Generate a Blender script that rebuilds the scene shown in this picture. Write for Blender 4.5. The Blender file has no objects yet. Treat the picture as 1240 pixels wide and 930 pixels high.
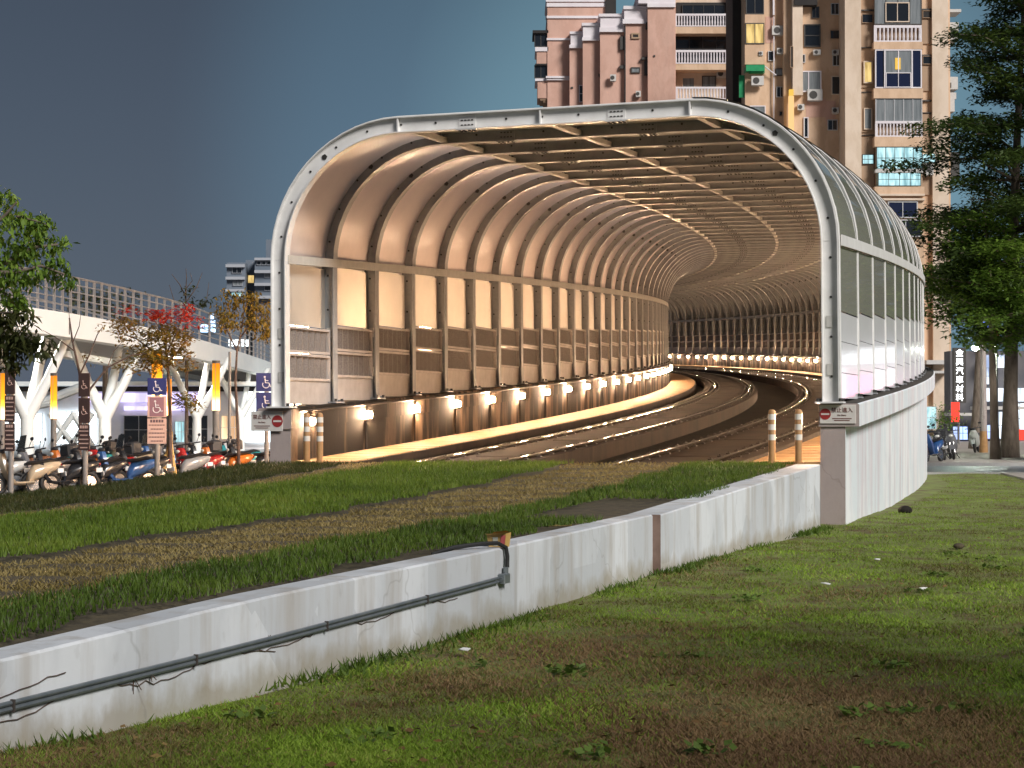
import bpy, bmesh, math, random
import numpy as np
from mathutils import Matrix, Vector, Euler
R = math.radians
rng = np.random.default_rng(7)
random.seed(7)
S = bpy.context.scene
COL = S.collection
F = 2300.0
PITCH = math.atan(35 / F)
CZ = 1.75

# ------------------------------------------------------------------ helpers
def at(px, py, Y):
    """point at forward distance Y that the photograph shows at (px, py)"""
    d = Vector(((px - 620) / F, 1, -(py - 465) / F))
    c, s = math.cos(PITCH), math.sin(PITCH)
    d = Vector((d.x, d.y * c - d.z * s, d.y * s + d.z * c))
    d *= Y / d.y
    return Vector((d.x, Y, d.z + CZ))

class MB:
    def __init__(self):
        self.v, self.f, self.m, self.M = [], [], [], Matrix.Identity(4)
    def add(self, vs, fs, m=0):
        b = len(self.v)
        self.v += [self.M @ Vector(p) for p in vs]
        self.f += [tuple(b + i for i in q) for q in fs]
        self.m += [m] * len(fs)
        return self
    def box(self, x0, x1, y0, y1, z0, z1, m=0):
        return self.add([(x0,y0,z0),(x1,y0,z0),(x1,y1,z0),(x0,y1,z0),(x0,y0,z1),(x1,y0,z1),(x1,y1,z1),(x0,y1,z1)],
                        [(0,3,2,1),(4,5,6,7),(0,1,5,4),(1,2,6,5),(2,3,7,6),(3,0,4,7)], m)
    def cbox(self, x0, x1, y0, y1, z0, z1, c=.01, m=0):
        """box with chamfered vertical and top edges"""
        p = [(x0+c,y0),(x1-c,y0),(x1,y0+c),(x1,y1-c),(x1-c,y1),(x0+c,y1),(x0,y1-c),(x0,y0+c)]
        cx, cy = (x0+x1)/2, (y0+y1)/2
        sx, sy = max(.01, 1-2*c/(x1-x0)), max(.01, 1-2*c/(y1-y0))
        vs = [(x,y,z0) for x,y in p] + [(x,y,z1-c) for x,y in p] + [(cx+(x-cx)*sx, cy+(y-cy)*sy, z1) for x,y in p]
        fs = [tuple(range(7,-1,-1)), tuple(range(16,24))]
        for k in (0,8):
            for i in range(8):
                j = (i+1) % 8
                fs.append((k+i,k+j,k+8+j,k+8+i))
        return self.add(vs, fs, m)
    def tube(self, pts, r, n=8, m=0, cap=True):
        pts = [Vector(p) for p in pts]
        if not isinstance(r, (list, tuple)): r = [r]*len(pts)
        vs, fs = [], []
        up = None
        for i, p in enumerate(pts):
            d = (pts[min(i+1,len(pts)-1)] - pts[max(i-1,0)]).normalized()
            if up is None:
                up = d.orthogonal().normalized()
            up = (up - d*up.dot(d)).normalized()
            w = d.cross(up)
            for k in range(n):
                a = 2*math.pi*k/n
                vs.append(p + (up*math.cos(a) + w*math.sin(a))*r[i])
        for i in range(len(pts)-1):
            for k in range(n):
                j = (k+1) % n
                fs.append((i*n+k, i*n+j, (i+1)*n+j, (i+1)*n+k))
        if cap:
            fs.append(tuple(range(n-1,-1,-1)))
            fs.append(tuple((len(pts)-1)*n+k for k in range(n)))
        return self.add(vs, fs, m)
    def sweep(self, rings, m=0, cap=True, closed=True):
        n = len(rings[0]); vs = [p for r_ in rings for p in r_]; fs = []
        for i in range(len(rings)-1):
            for k in range(n if closed else n-1):
                j = (k+1) % n
                fs.append((i*n+k, i*n+j, (i+1)*n+j, (i+1)*n+k))
        if cap and closed:
            fs.append(tuple(range(n-1,-1,-1))); fs.append(tuple((len(rings)-1)*n+k for k in range(n)))
        return self.add(vs, fs, m)
    def disc(self, c, nrm, r, n=16, m=0, t=.004):
        nrm = Vector(nrm).normalized(); c = Vector(c)
        return self.tube([c, c+nrm*t], r, n, m)
    def ball(self, c, rx, ry=None, rz=None, n=10, m=0):
        ry = rx if ry is None else ry; rz = rx if rz is None else rz
        vs, fs = [], []
        for i in range(n+1):
            a = math.pi*i/n
            for k in range(n*2):
                b = math.pi*k/n
                vs.append((c[0]+rx*math.sin(a)*math.cos(b), c[1]+ry*math.sin(a)*math.sin(b), c[2]+rz*math.cos(a)))
        w = n*2
        for i in range(n):
            for k in range(w):
                j = (k+1) % w
                fs.append((i*w+k, (i+1)*w+k, (i+1)*w+j, i*w+j))
        return self.add(vs, fs, m)
    def build(self, name, mats, parent=None, smooth=False, loc=None, rot=None):
        me = bpy.data.meshes.new(name)
        me.from_pydata([tuple(p) for p in self.v], [], self.f)
        mats = mats if isinstance(mats, (list, tuple)) else [mats]
        for q in mats: me.materials.append(q)
        me.polygons.foreach_set('material_index', self.m)
        bm = bmesh.new(); bm.from_mesh(me); bmesh.ops.recalc_face_normals(bm, faces=bm.faces); bm.to_mesh(me); bm.free()
        if smooth:
            me.polygons.foreach_set('use_smooth', [True]*len(me.polygons))
            me.set_sharp_from_angle(angle=R(38))
        return link(name, me, parent, loc, rot)

def link(name, data, parent=None, loc=None, rot=None):
    o = bpy.data.objects.new(name, data); COL.objects.link(o)
    if parent is not None: o.parent = parent
    if loc is not None: o.location = loc
    if rot is not None: o.rotation_euler = rot
    return o
def tag(o, label=None, cat=None, group=None, kind=None):
    if label: o['label'] = label
    if cat: o['category'] = cat
    if group: o['group'] = group
    if kind: o['kind'] = kind
    return o
def empty(name, loc=(0,0,0), rz=0, label=None, cat=None, group=None):
    o = link(name, None, None, loc, (0,0,rz)); o.empty_display_size = .2
    return tag(o, label, cat, group)
def children(o): return [c for c in bpy.data.objects if c.parent == o]
KIDS = {}
def copy_tree(o, parent=None):
    c = o.copy(); COL.objects.link(c)
    if parent is not None: c.parent = parent
    if o.name not in KIDS: KIDS[o.name] = children(o)
    for ch in KIDS[o.name]: copy_tree(ch, c)
    return c
def mesh_np(name, verts, faces_n, mat, parent=None, rnd=None):
    """triangles or quads from numpy arrays; faces_n = verts per face, verts in order"""
    me = bpy.data.meshes.new(name); n = len(verts); nf = n // faces_n
    me.vertices.add(n); me.vertices.foreach_set('co', verts.astype(np.float32).ravel())
    me.loops.add(n); me.loops.foreach_set('vertex_index', np.arange(n, dtype=np.int32))
    me.polygons.add(nf); me.polygons.foreach_set('loop_start', np.arange(0, n, faces_n, dtype=np.int32))
    me.update(calc_edges=True)
    if rnd is not None:
        a = me.attributes.new('rnd', 'FLOAT', 'POINT'); a.data.foreach_set('value', rnd.astype(np.float32))
    me.materials.append(mat)
    return link(name, me, parent)
def text_mesh(body, size, mat, name, parent, M, align='CENTER', ext=.002):
    cu = bpy.data.curves.new(name, 'FONT'); cu.body = body; cu.size = size; cu.align_x = align; cu.align_y = 'CENTER'; cu.extrude = ext
    cu.resolution_u = 3
    t = bpy.data.objects.new(name, cu); COL.objects.link(t)
    dg = bpy.context.evaluated_depsgraph_get()
    me = bpy.data.meshes.new_from_object(t.evaluated_get(dg)); bpy.data.objects.remove(t)
    me.transform(M); me.materials.clear(); me.materials.append(mat)
    return link(name, me, parent)

# ------------------------------------------------------------------ materials
def mat(name, c1, c2=None, scale=4, rough=.7, metal=0, bump=0, stretch=(1,1,1), c3=None, spec=.5, emit=None, es=0, obrand=0, detail=6, lo=.35, hi=.65, coat=0):
    m = bpy.data.materials.new(name); m.use_nodes = True
    nt = m.node_tree; N = nt.nodes; L = nt.links; b = N['Principled BSDF']
    b.inputs['Roughness'].default_value = rough; b.inputs['Metallic'].default_value = metal
    b.inputs['Specular IOR Level'].default_value = spec; b.inputs['Coat Weight'].default_value = coat
    b.inputs['Base Color'].default_value = (*c1, 1)
    if emit:
        b.inputs['Emission Color'].default_value = (*emit, 1); b.inputs['Emission Strength'].default_value = es
    if c2 is not None or bump:
        tc = N.new('ShaderNodeTexCoord'); mp = N.new('ShaderNodeMapping'); mp.inputs['Scale'].default_value = stretch
        L.new(tc.outputs['Object'], mp.inputs['Vector'])
        no = N.new('ShaderNodeTexNoise'); no.inputs['Scale'].default_value = scale; no.inputs['Detail'].default_value = detail; no.inputs['Roughness'].default_value = .62
        L.new(mp.outputs['Vector'], no.inputs['Vector'])
        if c2 is not None:
            cr = N.new('ShaderNodeValToRGB'); e = cr.color_ramp.elements
            e[0].position = lo; e[0].color = (*c1, 1); e[1].position = hi; e[1].color = (*c2, 1)
            if c3: 
                q = e.new((lo+hi)/2); q.color = (*c3, 1)
            L.new(no.outputs['Fac'], cr.inputs['Fac'])
            out = cr.outputs['Color']
            if obrand:
                oi = N.new('ShaderNodeObjectInfo'); hs = N.new('ShaderNodeHueSaturation')
                mr = N.new('ShaderNodeMapRange'); mr.inputs['To Min'].default_value = 1-obrand; mr.inputs['To Max'].default_value = 1+obrand
                L.new(oi.outputs['Random'], mr.inputs['Value']); L.new(mr.outputs['Result'], hs.inputs['Value']); L.new(out, hs.inputs['Color']); out = hs.outputs['Color']
            L.new(out, b.inputs['Base Color'])
        if bump:
            bu = N.new('ShaderNodeBump'); bu.inputs['Strength'].default_value = bump; bu.inputs['Distance'].default_value = .02
            L.new(no.outputs['Fac'], bu.inputs['Height']); L.new(bu.outputs['Normal'], b.inputs['Normal'])
    return m
def emis(name, c, s):
    m = bpy.data.materials.new(name); m.use_nodes = True; nt = m.node_tree
    nt.nodes.remove(nt.nodes['Principled BSDF']); e = nt.nodes.new('ShaderNodeEmission')
    e.inputs['Color'].default_value = (*c, 1); e.inputs['Strength'].default_value = s
    nt.links.new(e.outputs[0], nt.nodes['Material Output'].inputs['Surface']); return m
def emis_window(name, c1, c2, s, scale=1.2):
    """lit room behind a pane: uneven light with curtains"""
    m = emis(name, c1, s); nt = m.node_tree; N = nt.nodes; L = nt.links
    tc = N.new('ShaderNodeTexCoord'); mp = N.new('ShaderNodeMapping'); mp.inputs['Scale'].default_value = (3,1,.6)
    no = N.new('ShaderNodeTexNoise'); no.inputs['Scale'].default_value = scale; cr = N.new('ShaderNodeValToRGB')
    cr.color_ramp.elements[0].position = .35; cr.color_ramp.elements[1].position = .65
    cr.color_ramp.elements[0].color = (*c2,1); cr.color_ramp.elements[1].color = (*c1,1)
    L.new(tc.outputs['Object'], mp.inputs[0]); L.new(mp.outputs[0], no.inputs['Vector']); L.new(no.outputs['Fac'], cr.inputs[0])
    L.new(cr.outputs[0], N['Emission'].inputs['Color']); return m
def leafmat(name, cols, nscale=.6, transl=.35, rough=.55):
    """leaf colour from a per-leaf value and a slow noise"""
    m = bpy.data.materials.new(name); m.use_nodes = True; nt = m.node_tree; N = nt.nodes; L = nt.links; b = N['Principled BSDF']
    at_ = N.new('ShaderNodeAttribute'); at_.attribute_name = 'rnd'
    tc = N.new('ShaderNodeTexCoord'); no = N.new('ShaderNodeTexNoise'); no.inputs['Scale'].default_value = nscale; no.inputs['Detail'].default_value = 5
    L.new(tc.outputs['Object'], no.inputs['Vector'])
    ma = N.new('ShaderNodeMath'); ma.operation = 'MULTIPLY_ADD'; ma.inputs[1].default_value = .38
    L.new(at_.outputs['Fac'], ma.inputs[0])
    mb = N.new('ShaderNodeMath'); mb.operation = 'MULTIPLY_ADD'; mb.inputs[1].default_value = 1.7; mb.inputs[2].default_value = -.54
    L.new(no.outputs['Fac'], mb.inputs[0]); L.new(mb.outputs[0], ma.inputs[2])
    cr = N.new('ShaderNodeValToRGB'); e = cr.color_ramp.elements
    e[0].color = (*cols[0],1); e[0].position = 0; e[1].color = (*cols[-1],1); e[1].position = 1
    for i, c in enumerate(cols[1:-1]):
        q = e.new((i+1)/(len(cols)-1)); q.color = (*c,1)
    L.new(ma.outputs[0], cr.inputs[0])
    L.new(cr.outputs[0], b.inputs['Base Color']); b.inputs['Roughness'].default_value = rough; b.inputs['Specular IOR Level'].default_value = .3
    tr = N.new('ShaderNodeBsdfTranslucent'); L.new(cr.outputs[0], tr.inputs[0]); mx = N.new('ShaderNodeMixShader'); mx.inputs[0].default_value = transl
    L.new(b.outputs[0], mx.inputs[1]); L.new(tr.outputs[0], mx.inputs[2]); L.new(mx.outputs[0], N['Material Output'].inputs[0])
    return m
def glassmat(name, tint, refl=.06, rough=.03, film=(.5,.5,.45), fa=.1):
    """clear sheet: tinted transparency, a thin dusty film, and a fresnel mirror"""
    m = bpy.data.materials.new(name); m.use_nodes = True; nt = m.node_tree; N = nt.nodes; L = nt.links
    N.remove(N['Principled BSDF'])
    t = N.new('ShaderNodeBsdfTransparent'); t.inputs[0].default_value = (*tint,1)
    d = N.new('ShaderNodeBsdfDiffuse'); d.inputs[0].default_value = (*film,1)
    g = N.new('ShaderNodeBsdfGlossy'); g.inputs['Roughness'].default_value = rough
    fr = N.new('ShaderNodeFresnel'); fr.inputs['IOR'].default_value = 1.55
    m1 = N.new('ShaderNodeMixShader'); m1.inputs[0].default_value = fa; m2 = N.new('ShaderNodeMixShader')
    L.new(t.outputs[0], m1.inputs[1]); L.new(d.outputs[0], m1.inputs[2]); L.new(m1.outputs[0], m2.inputs[1]); L.new(g.outputs[0], m2.inputs[2])
    L.new(fr.outputs[0], m2.inputs[0]); L.new(m2.outputs[0], N['Material Output'].inputs[0]); return m
def milkmat(name, col, transl=.4, rough=.12):
    """milky polycarbonate: diffuse and translucent with a gloss on top"""
    m = mat(name, col, tuple(c*.78 for c in col), scale=.9, rough=rough, spec=.5, obrand=.08)
    nt = m.node_tree; N = nt.nodes; L = nt.links; b = N['Principled BSDF']
    tr = N.new('ShaderNodeBsdfTranslucent'); tr.inputs[0].default_value = (*col,1)
    mx = N.new('ShaderNodeMixShader'); mx.inputs[0].default_value = transl
    L.new(b.outputs[0], mx.inputs[1]); L.new(tr.outputs[0], mx.inputs[2]); L.new(mx.outputs[0], N['Material Output'].inputs[0]); return m
def stained(name, base, patch, stain, vs=1.0, hs=1.0, crack=True, rough=.75, amount=.5, blocks=True, splash=None, run=(.5,.68)):
    """painted concrete with repainted patches, vertical runs and hairline cracks"""
    m = bpy.data.materials.new(name); m.use_nodes = True; nt = m.node_tree; N = nt.nodes; L = nt.links; b = N['Principled BSDF']
    b.inputs['Roughness'].default_value = rough; b.inputs['Specular IOR Level'].default_value = .3
    tc = N.new('ShaderNodeTexCoord')
    def noise(sc, stretch, detail=5, rough_=.6):
        mp = N.new('ShaderNodeMapping'); mp.inputs['Scale'].default_value = stretch; L.new(tc.outputs['Object'], mp.inputs[0])
        no = N.new('ShaderNodeTexNoise'); no.inputs['Scale'].default_value = sc; no.inputs['Detail'].default_value = detail; no.inputs['Roughness'].default_value = rough_
        L.new(mp.outputs[0], no.inputs['Vector']); return no.outputs['Fac']
    def ramp(f, a, c):
        r_ = N.new('ShaderNodeMapRange'); r_.inputs['From Min'].default_value = a; r_.inputs['From Max'].default_value = c; L.new(f, r_.inputs['Value']); return r_.outputs['Result']
    def mix(f, c1, c2, fac=1.0):
        x = N.new('ShaderNodeMix'); x.data_type = 'RGBA'
        if fac != 1.0:
            k = N.new('ShaderNodeMath'); k.operation = 'MULTIPLY'; k.inputs[1].default_value = fac; L.new(f, k.inputs[0]); f = k.outputs[0]
        L.new(f, x.inputs[0])
        if isinstance(c1, tuple): x.inputs[6].default_value = (*c1,1)
        else: L.new(c1, x.inputs[6])
        x.inputs[7].default_value = (*c2,1); return x.outputs[2]
    c = mix(ramp(noise(.9,(1,1,.5)),.44,.56), base, patch)
    if blocks:
        vo = N.new('ShaderNodeTexVoronoi'); vo.distance = 'CHEBYCHEV'; vo.inputs['Scale'].default_value = .9
        mp = N.new('ShaderNodeMapping'); mp.inputs['Scale'].default_value = (1.6,1.0,.9); L.new(tc.outputs['Object'], mp.inputs[0]); L.new(mp.outputs[0], vo.inputs['Vector'])
        sp = N.new('ShaderNodeSeparateColor'); L.new(vo.outputs['Color'], sp.inputs[0])
        c = mix(ramp(sp.outputs[0],.55,.6), c, tuple(p*.9 for p in patch), .75)
    c = mix(ramp(noise(2.2*vs,(hs,hs,.12)),*run), c, stain, amount)
    c = mix(ramp(noise(9,(1,1,.5),8),.58,.75), c, tuple(s*.6 for s in stain), amount*.5)
    if splash:
        sx = N.new('ShaderNodeSeparateXYZ'); L.new(tc.outputs['Object'], sx.inputs[0])
        a_ = N.new('ShaderNodeMath'); a_.operation = 'MULTIPLY_ADD'; a_.inputs[1].default_value = .50; L.new(noise(3.5,(1,1,.6),8), a_.inputs[0]); 
        g_ = N.new('ShaderNodeMath'); g_.operation = 'MULTIPLY'; g_.inputs[1].default_value = -1; L.new(sx.outputs['Z'], g_.inputs[0]); L.new(g_.outputs[0], a_.inputs[2])
        c = mix(ramp(a_.outputs[0],.05,.2), c, splash, .65)
    if crack:
        vo = N.new('ShaderNodeTexVoronoi'); vo.feature = 'DISTANCE_TO_EDGE'; vo.inputs['Scale'].default_value = .33
        no = N.new('ShaderNodeTexNoise'); no.inputs['Scale'].default_value = 3; L.new(tc.outputs['Object'], no.inputs['Vector'])
        ad = N.new('ShaderNodeVectorMath'); ad.operation = 'MULTIPLY_ADD'; ad.inputs[1].default_value = (.5,.5,.5); L.new(no.outputs['Color'], ad.inputs[0]); L.new(tc.outputs['Object'], ad.inputs[2])
        L.new(ad.outputs[0], vo.inputs['Vector'])
        c = mix(ramp(vo.outputs['Distance'],.005,.0), c, tuple(s*.4 for s in stain), .28)
    L.new(c, b.inputs['Base Color'])
    bu = N.new('ShaderNodeBump'); bu.inputs['Strength'].default_value = .25; bu.inputs['Distance'].default_value = .01
    L.new(noise(14,(1,1,1),8), bu.inputs['Height']); L.new(bu.outputs[0], b.inputs['Normal'])
    return m

M = {}
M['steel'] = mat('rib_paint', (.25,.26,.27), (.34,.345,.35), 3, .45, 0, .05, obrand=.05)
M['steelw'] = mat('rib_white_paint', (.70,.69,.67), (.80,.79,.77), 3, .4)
M['bolt'] = mat('bolt_dark', (.03,.028,.025), rough=.6)
M['beam'] = mat('roof_steel', (.48,.47,.44), (.56,.545,.51), 2.5, .5)
M['rail_alu'] = mat('midrail_paint', (.44,.43,.39), (.52,.5,.46), 5, .45)
M['milk'] = milkmat('milky_panel', (.86,.80,.70), .5)
M['arc'] = milkmat('arched_panel', (.84,.72,.655), .4, .28)
M['clear'] = glassmat('tinted_clear_panel', (.42,.45,.40), fa=.5, film=(.62,.63,.53))
M['roofp'] = mat('roof_sheet', (.47,.465,.44), (.57,.56,.52), 1.5, .5)
M['perf'] = mat('perforated_sheet', (.13,.11,.10), (.28,.25,.23), 90, .6, .0, .2, detail=1, lo=.4, hi=.6)
M['outsheet'] = mat('outer_white_sheet', (.80,.80,.82), (.84,.84,.86), 1.2, .24, 0, 0, obrand=.05, coat=.4)
M['basep'] = mat('base_sheet', (.46,.40,.36), (.56,.50,.46), 3, .5)
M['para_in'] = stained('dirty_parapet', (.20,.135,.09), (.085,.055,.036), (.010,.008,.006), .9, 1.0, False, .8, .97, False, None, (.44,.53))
M['para_out'] = stained('white_painted_wall', (.82,.84,.85), (.70,.76,.79), (.55,.44,.47), .8, 1.0, False, .6, .6, False)
M['pillar'] = stained('pillar_paint', (.42,.355,.335), (.37,.31,.29), (.25,.19,.17), .8, 1, True, .75, .35, False)
M['wall'] = stained('retaining_wall_paint', (.66,.685,.71), (.55,.575,.60), (.40,.37,.33), 1.3, 1.3, True, .75, .6, True, (.30,.255,.17))
M['slab'] = stained('track_slab', (.045,.027,.017), (.03,.019,.013), (.014,.010,.008), .7, 1, False, .75, .8, False)
M['trough'] = mat('trough_dark', (.025,.02,.017), (.05,.04,.03), 2, .9)
M['walk'] = mat('walkway_concrete', (.22,.125,.05), (.38,.225,.09), 2, .7, 0, .2, c3=(.30,.175,.07))  # the lamps' orange is put into the concrete colour
M['rail'] = mat('rail_steel', (.55,.5,.45), (.7,.65,.6), 6, .18, 1)
M['grate'] = mat('rail_groove', (.02,.016,.014), rough=.9)
M['soil'] = mat('soil', (.05,.04,.026), (.10,.08,.045), 9, .95, 0, .6)
M['bulb'] = emis('lamp_bulb', (1.0,.65,.39), 920)
M['lampbox'] = mat('lamp_housing', (.06,.05,.045), rough=.5)
M['conduit'] = mat('galvanised_pipe', (.20,.23,.25), (.27,.3,.31), 8, .4, .6)
M['black'] = mat('black_rubber', (.012,.012,.012), rough=.6)
M['white'] = mat('white_paint', (.78,.78,.76), (.70,.70,.68), 2, .5)
M['signwhite'] = mat('sign_face', (.70,.67,.63), (.64,.6,.56), 6, .45)
M['signred'] = mat('sign_red', (.32,.03,.03), rough=.45)
M['signdark'] = mat('sign_lettering', (.16,.05,.04), rough=.5)
M['postb'] = mat('delineator_plastic', (.46,.25,.10), (.38,.2,.08), 8, .5)
M['reflect'] = mat('reflective_band', (.72,.68,.62), rough=.35)
M['leadpipe'] = M['conduit']

# ------------------------------------------------------------------ the track line
X0, Y0, TH, K, G = .51818, 31.08, .31457, .00406, .0417
G2 = -3e-5; CANT = .007
def frame(s):
    n = 24; t = (np.arange(n)+.5)/n*s
    h = TH - K*t
    x = X0 + np.sin(h).sum()*s/n; y = Y0 + np.cos(h).sum()*s/n
    return x, y, TH - K*s
ZT_S = [-40,-30,-21,-18.5,-13.8,-10,-5,0]
ZT_Z = [.28,.36,.475,.56,.615,.63,.755,.945]
def zfl(s):
    return .95 + G*s + G2*s*s if s > 0 else float(np.interp(s, ZT_S, ZT_Z))
def P(s, u, z):
    x, y, h = frame(s)
    return Vector((x + u*math.cos(h), y - u*math.sin(h), zfl(s) + z + CANT*u))
def place(o, s):
    x, y, h = frame(s); o.location = (x, y, zfl(s)); o.rotation_euler = (0, -CANT, -h)
DR = 2.124; NR = 63; SEND = DR*(NR-1)
W, DEP = 4.57, .27
HP, HW, HM, HA, HT = .93, 2.31, 3.467, 3.45, 5.79
RA = HT - DEP - HA          # inner arc radius
UA = W - RA

def section(off):
    """canopy section at an outward offset from the inner face: list of (u, z, nu, nz)"""
    out = [(-W-off, HP, -1, 0), (-W-off, HW, -1, 0), (-W-off, HA, -1, 0)]
    for i in range(1, 14):
        a = math.pi/2*i/14
        out.append((-UA-(RA+off)*math.cos(a), HA+(RA+off)*math.sin(a), -math.cos(a), math.sin(a)))
    for k in range(0, 9):
        out.append((-UA+2*UA*k/8, HA+RA+off, 0, 1))
    for i in range(13, 0, -1):
        a = math.pi/2*i/14
        out.append((UA+(RA+off)*math.cos(a), HA+(RA+off)*math.sin(a), math.cos(a), math.sin(a)))
    out += [(W+off, HA, 1, 0), (W+off, HW, 1, 0), (W+off, HP, 1, 0)]
    return out

# --- canopy
canopy = empty('noise_barrier_canopy', (X0, Y0, 0), 0, 'long white steel rib canopy with clear arched panels curving left over the tram tracks', 'tunnel canopy')
canopy.location = (0,0,0)
def make_rib():
    mb = MB(); rings = []
    fl = .095; prof = [(0,-fl),(0,fl),(.018,fl),(.018,.012),(DEP-.018,.012),(DEP-.018,fl),(DEP,fl),(DEP,-fl),(DEP-.018,-fl),(DEP-.018,-.012),(.018,-.012),(.018,-fl)]
    for (u,z,nu,nz) in section(0):
        rings.append([(u+nu*r, y, z+nz*r) for r, y in prof])
    mb.sweep(rings)
    rings = []
    for (u,z,nu,nz) in section(0): rings.append([(u+nu*r, y, z+nz*r) for r, y in ((DEP+.006,-.05),(DEP+.006,.05),(DEP+.018,.045),(DEP+.018,-.045))])
    mb.sweep(rings, 3)
    # bolts along the web, both faces
    pts = section(DEP*.52); P2 = [Vector((p[0],0,p[1])) for p in pts]
    d = 0; nxt = .45
    for a, b in zip(P2[:-1], P2[1:]):
        l = (b-a).length
        while nxt < d + l:
            c = a + (b-a)*((nxt-d)/l)
            for sy in (-1, 1): mb.disc(c + Vector((0,sy*.012,0)), (0,sy,0), .021, 6, 1, .012)
            nxt += .62
        d += l
    # stiffeners at the joints, splice plates on the roof beam
    zt = HA+RA
    for u in (-UA, 0, UA): mb.box(u-.012,u+.012,-.085,.085,zt+.02,zt+DEP-.02)
    for u in (-1.28, 1.28):
        for sy in (-1, 1):
            y0, y1 = sorted((sy*.013, sy*.025)); mb.box(u-.15,u+.15,y0,y1,zt+.035,zt+DEP-.035)
            for du in (-.09,-.03,.03,.09):
                for dz in (.075,.155):
                    y0, y1 = sorted((sy*.025, sy*.037)); mb.box(u+du-.018,u+du+.018,y0,y1,zt+dz-.009,zt+dz+.009,1)
        mb.box(u-.17,u+.17,-.09,.09,zt-.014,zt-.002)
        for du in (-.12,-.05,.05,.12):
            for dy in (-.05,.05): mb.box(u+du-.02,u+du+.02,dy-.02,dy+.02,zt-.03,zt-.0145,1)
    for sgn in (-1,1):
        # arc splice, access plates on the legs, foot plate with nuts
        a = R(52); r_ = RA+DEP*.5
        mb.disc((sgn*(UA+r_*math.cos(a)), -.013, HA+r_*math.sin(a)), (0,-1,0), .05, 5, 1, .014)
        for z in (1.45, 2.2):
            mb.box(sgn*(W+.115)-.045, sgn*(W+.115)+.045, -.03, -.0125, z-.09, z+.09, 2)
        x0, x1 = sorted((sgn*(W-.1), sgn*(W+DEP+.06))); mb.box(x0,x1,-.17,.17,HP-.008,HP+.018)
        for dx in (-.06, DEP+.02):
            for dy in (-.14,.14): mb.tube([(sgn*(W+dx),dy,HP+.018),(sgn*(W+dx),dy,HP+.07)], .028, 6, 1)
        mb.box(sgn*(W+.115)-.095, sgn*(W+.115)+.095, -.02, .02, HM-.006, HM+.006)
    return mb.build('rib', [M['steel'], M['bolt'], M['beam'], M['steelw']], canopy)
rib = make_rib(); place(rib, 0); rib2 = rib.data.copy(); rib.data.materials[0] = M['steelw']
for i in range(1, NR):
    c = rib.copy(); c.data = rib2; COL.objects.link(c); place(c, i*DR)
def strip_panel(name, off, thick, pts_range, mats, L=DR, m=0):
    """panel following the section between indices, one bay long"""
    sec = section(off); sec2 = section(off+thick)
    mb = MB(); a, b = pts_range
    A = sec[a:b]; B = sec2[a:b]
    for y in (0,):
        rings = []
        for p, q in zip(A, B):
            rings.append([(p[0],-L/2,p[1]),(p[0],L/2,p[1])])
        mb.sweep(rings, m, False, False)
    return mb.build(name, mats, canopy, smooth=True)
nsec = len(section(0))
LB = DR*.985; RB = DR*1.015
def bay_copies(o, n0, n1):
    place(o, (n0+.5)*DR)
    for i in range(n0+1, n1):
        c = o.copy(); COL.objects.link(c); place(c, (i+.5)*DR)
NL = 42
bay_copies(strip_panel('arched_panel', .20, .012, (2, 17), M['arc'], LB), 0, NL)
bay_copies(strip_panel('arched_panel', DEP+.003, .012, (nsec-17, nsec-2), M['clear'], RB), 0, NR-1)
bay_copies(strip_panel('roof_panel', .235, .02, (15, nsec-15), M['roofp'], DR), 0, NR-1)
def flat_panel(sgn, r0, r1, z0, z1, L, mats, name, m=0):
    mb = MB(); x0 = sgn*(W+r0); mb.add([(x0,-L/2,z0),(x0,L/2,z0),(x0,L/2,z1),(x0,-L/2,z1)],[(0,1,2,3)],m)
    return mb.build(name, mats, canopy)
bay_copies(flat_panel(-1,.20,.172,HW+.01,HM-.07,LB,M['milk'],'window_panel'), 0, NL)
bay_copies(flat_panel(1,DEP+.003,.172,HW+.01,HM-.07,RB,M['clear'],'window_panel'), 0, NR-1)
def perf_panel(sgn, L):
    mb = MB(); hl = L/2-.11
    for z0, z1 in ((1.38,1.80),(1.86,2.27)):
        n = 14; rr = []
        for i in range(n+1):
            y = -hl+.03 + (2*hl-.06)*i/n; r = .085 if i % 2 else .125
            rr.append((y, r))
        for (ya,ra),(yb,rb) in zip(rr[:-1], rr[1:]):
            mb.add([(sgn*(W+ra),ya,z0+.02),(sgn*(W+rb),yb,z0+.02),(sgn*(W+rb),yb,z1-.02),(sgn*(W+ra),ya,z1-.02)], [(0,1,2,3)], 0)
        x0, x1 = sorted((sgn*(W+.06), sgn*(W+.13)))
        mb.box(x0,x1,-hl,hl,z0-.025,z0+.02,1); mb.box(x0,x1,-hl,hl,z1-.02,z1+.022,1)
        for yy in (-hl, hl-.03): mb.box(x0,x1,yy,yy+.03,z0+.02,z1-.02,1)
    x0, x1 = sorted((sgn*(W+.19), sgn*(W+DEP+.003)))
    for z0, z1 in ((.95,1.345),(1.355,1.835),(1.845,2.30)): mb.box(x0,x1,-L/2,L/2,z0,z1,2)
    return mb.build('perforated_panel', [M['perf'], M['basep'], M['outsheet']], canopy)
bay_copies(perf_panel(-1, LB), 0, NL); bay_copies(perf_panel(1, RB), 0, NR-1)
def base_panel(sgn, L):
    mb = MB(); x0, x1 = sorted((sgn*(W+.09), sgn*(W+.13))); mb.box(x0,x1,-L/2,L/2,.94,1.35)
    return mb.build('base_panel', M['basep'], canopy)
bay_copies(base_panel(-1, LB), 0, NL); bay_copies(base_panel(1, RB), 0, NR-1)
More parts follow.
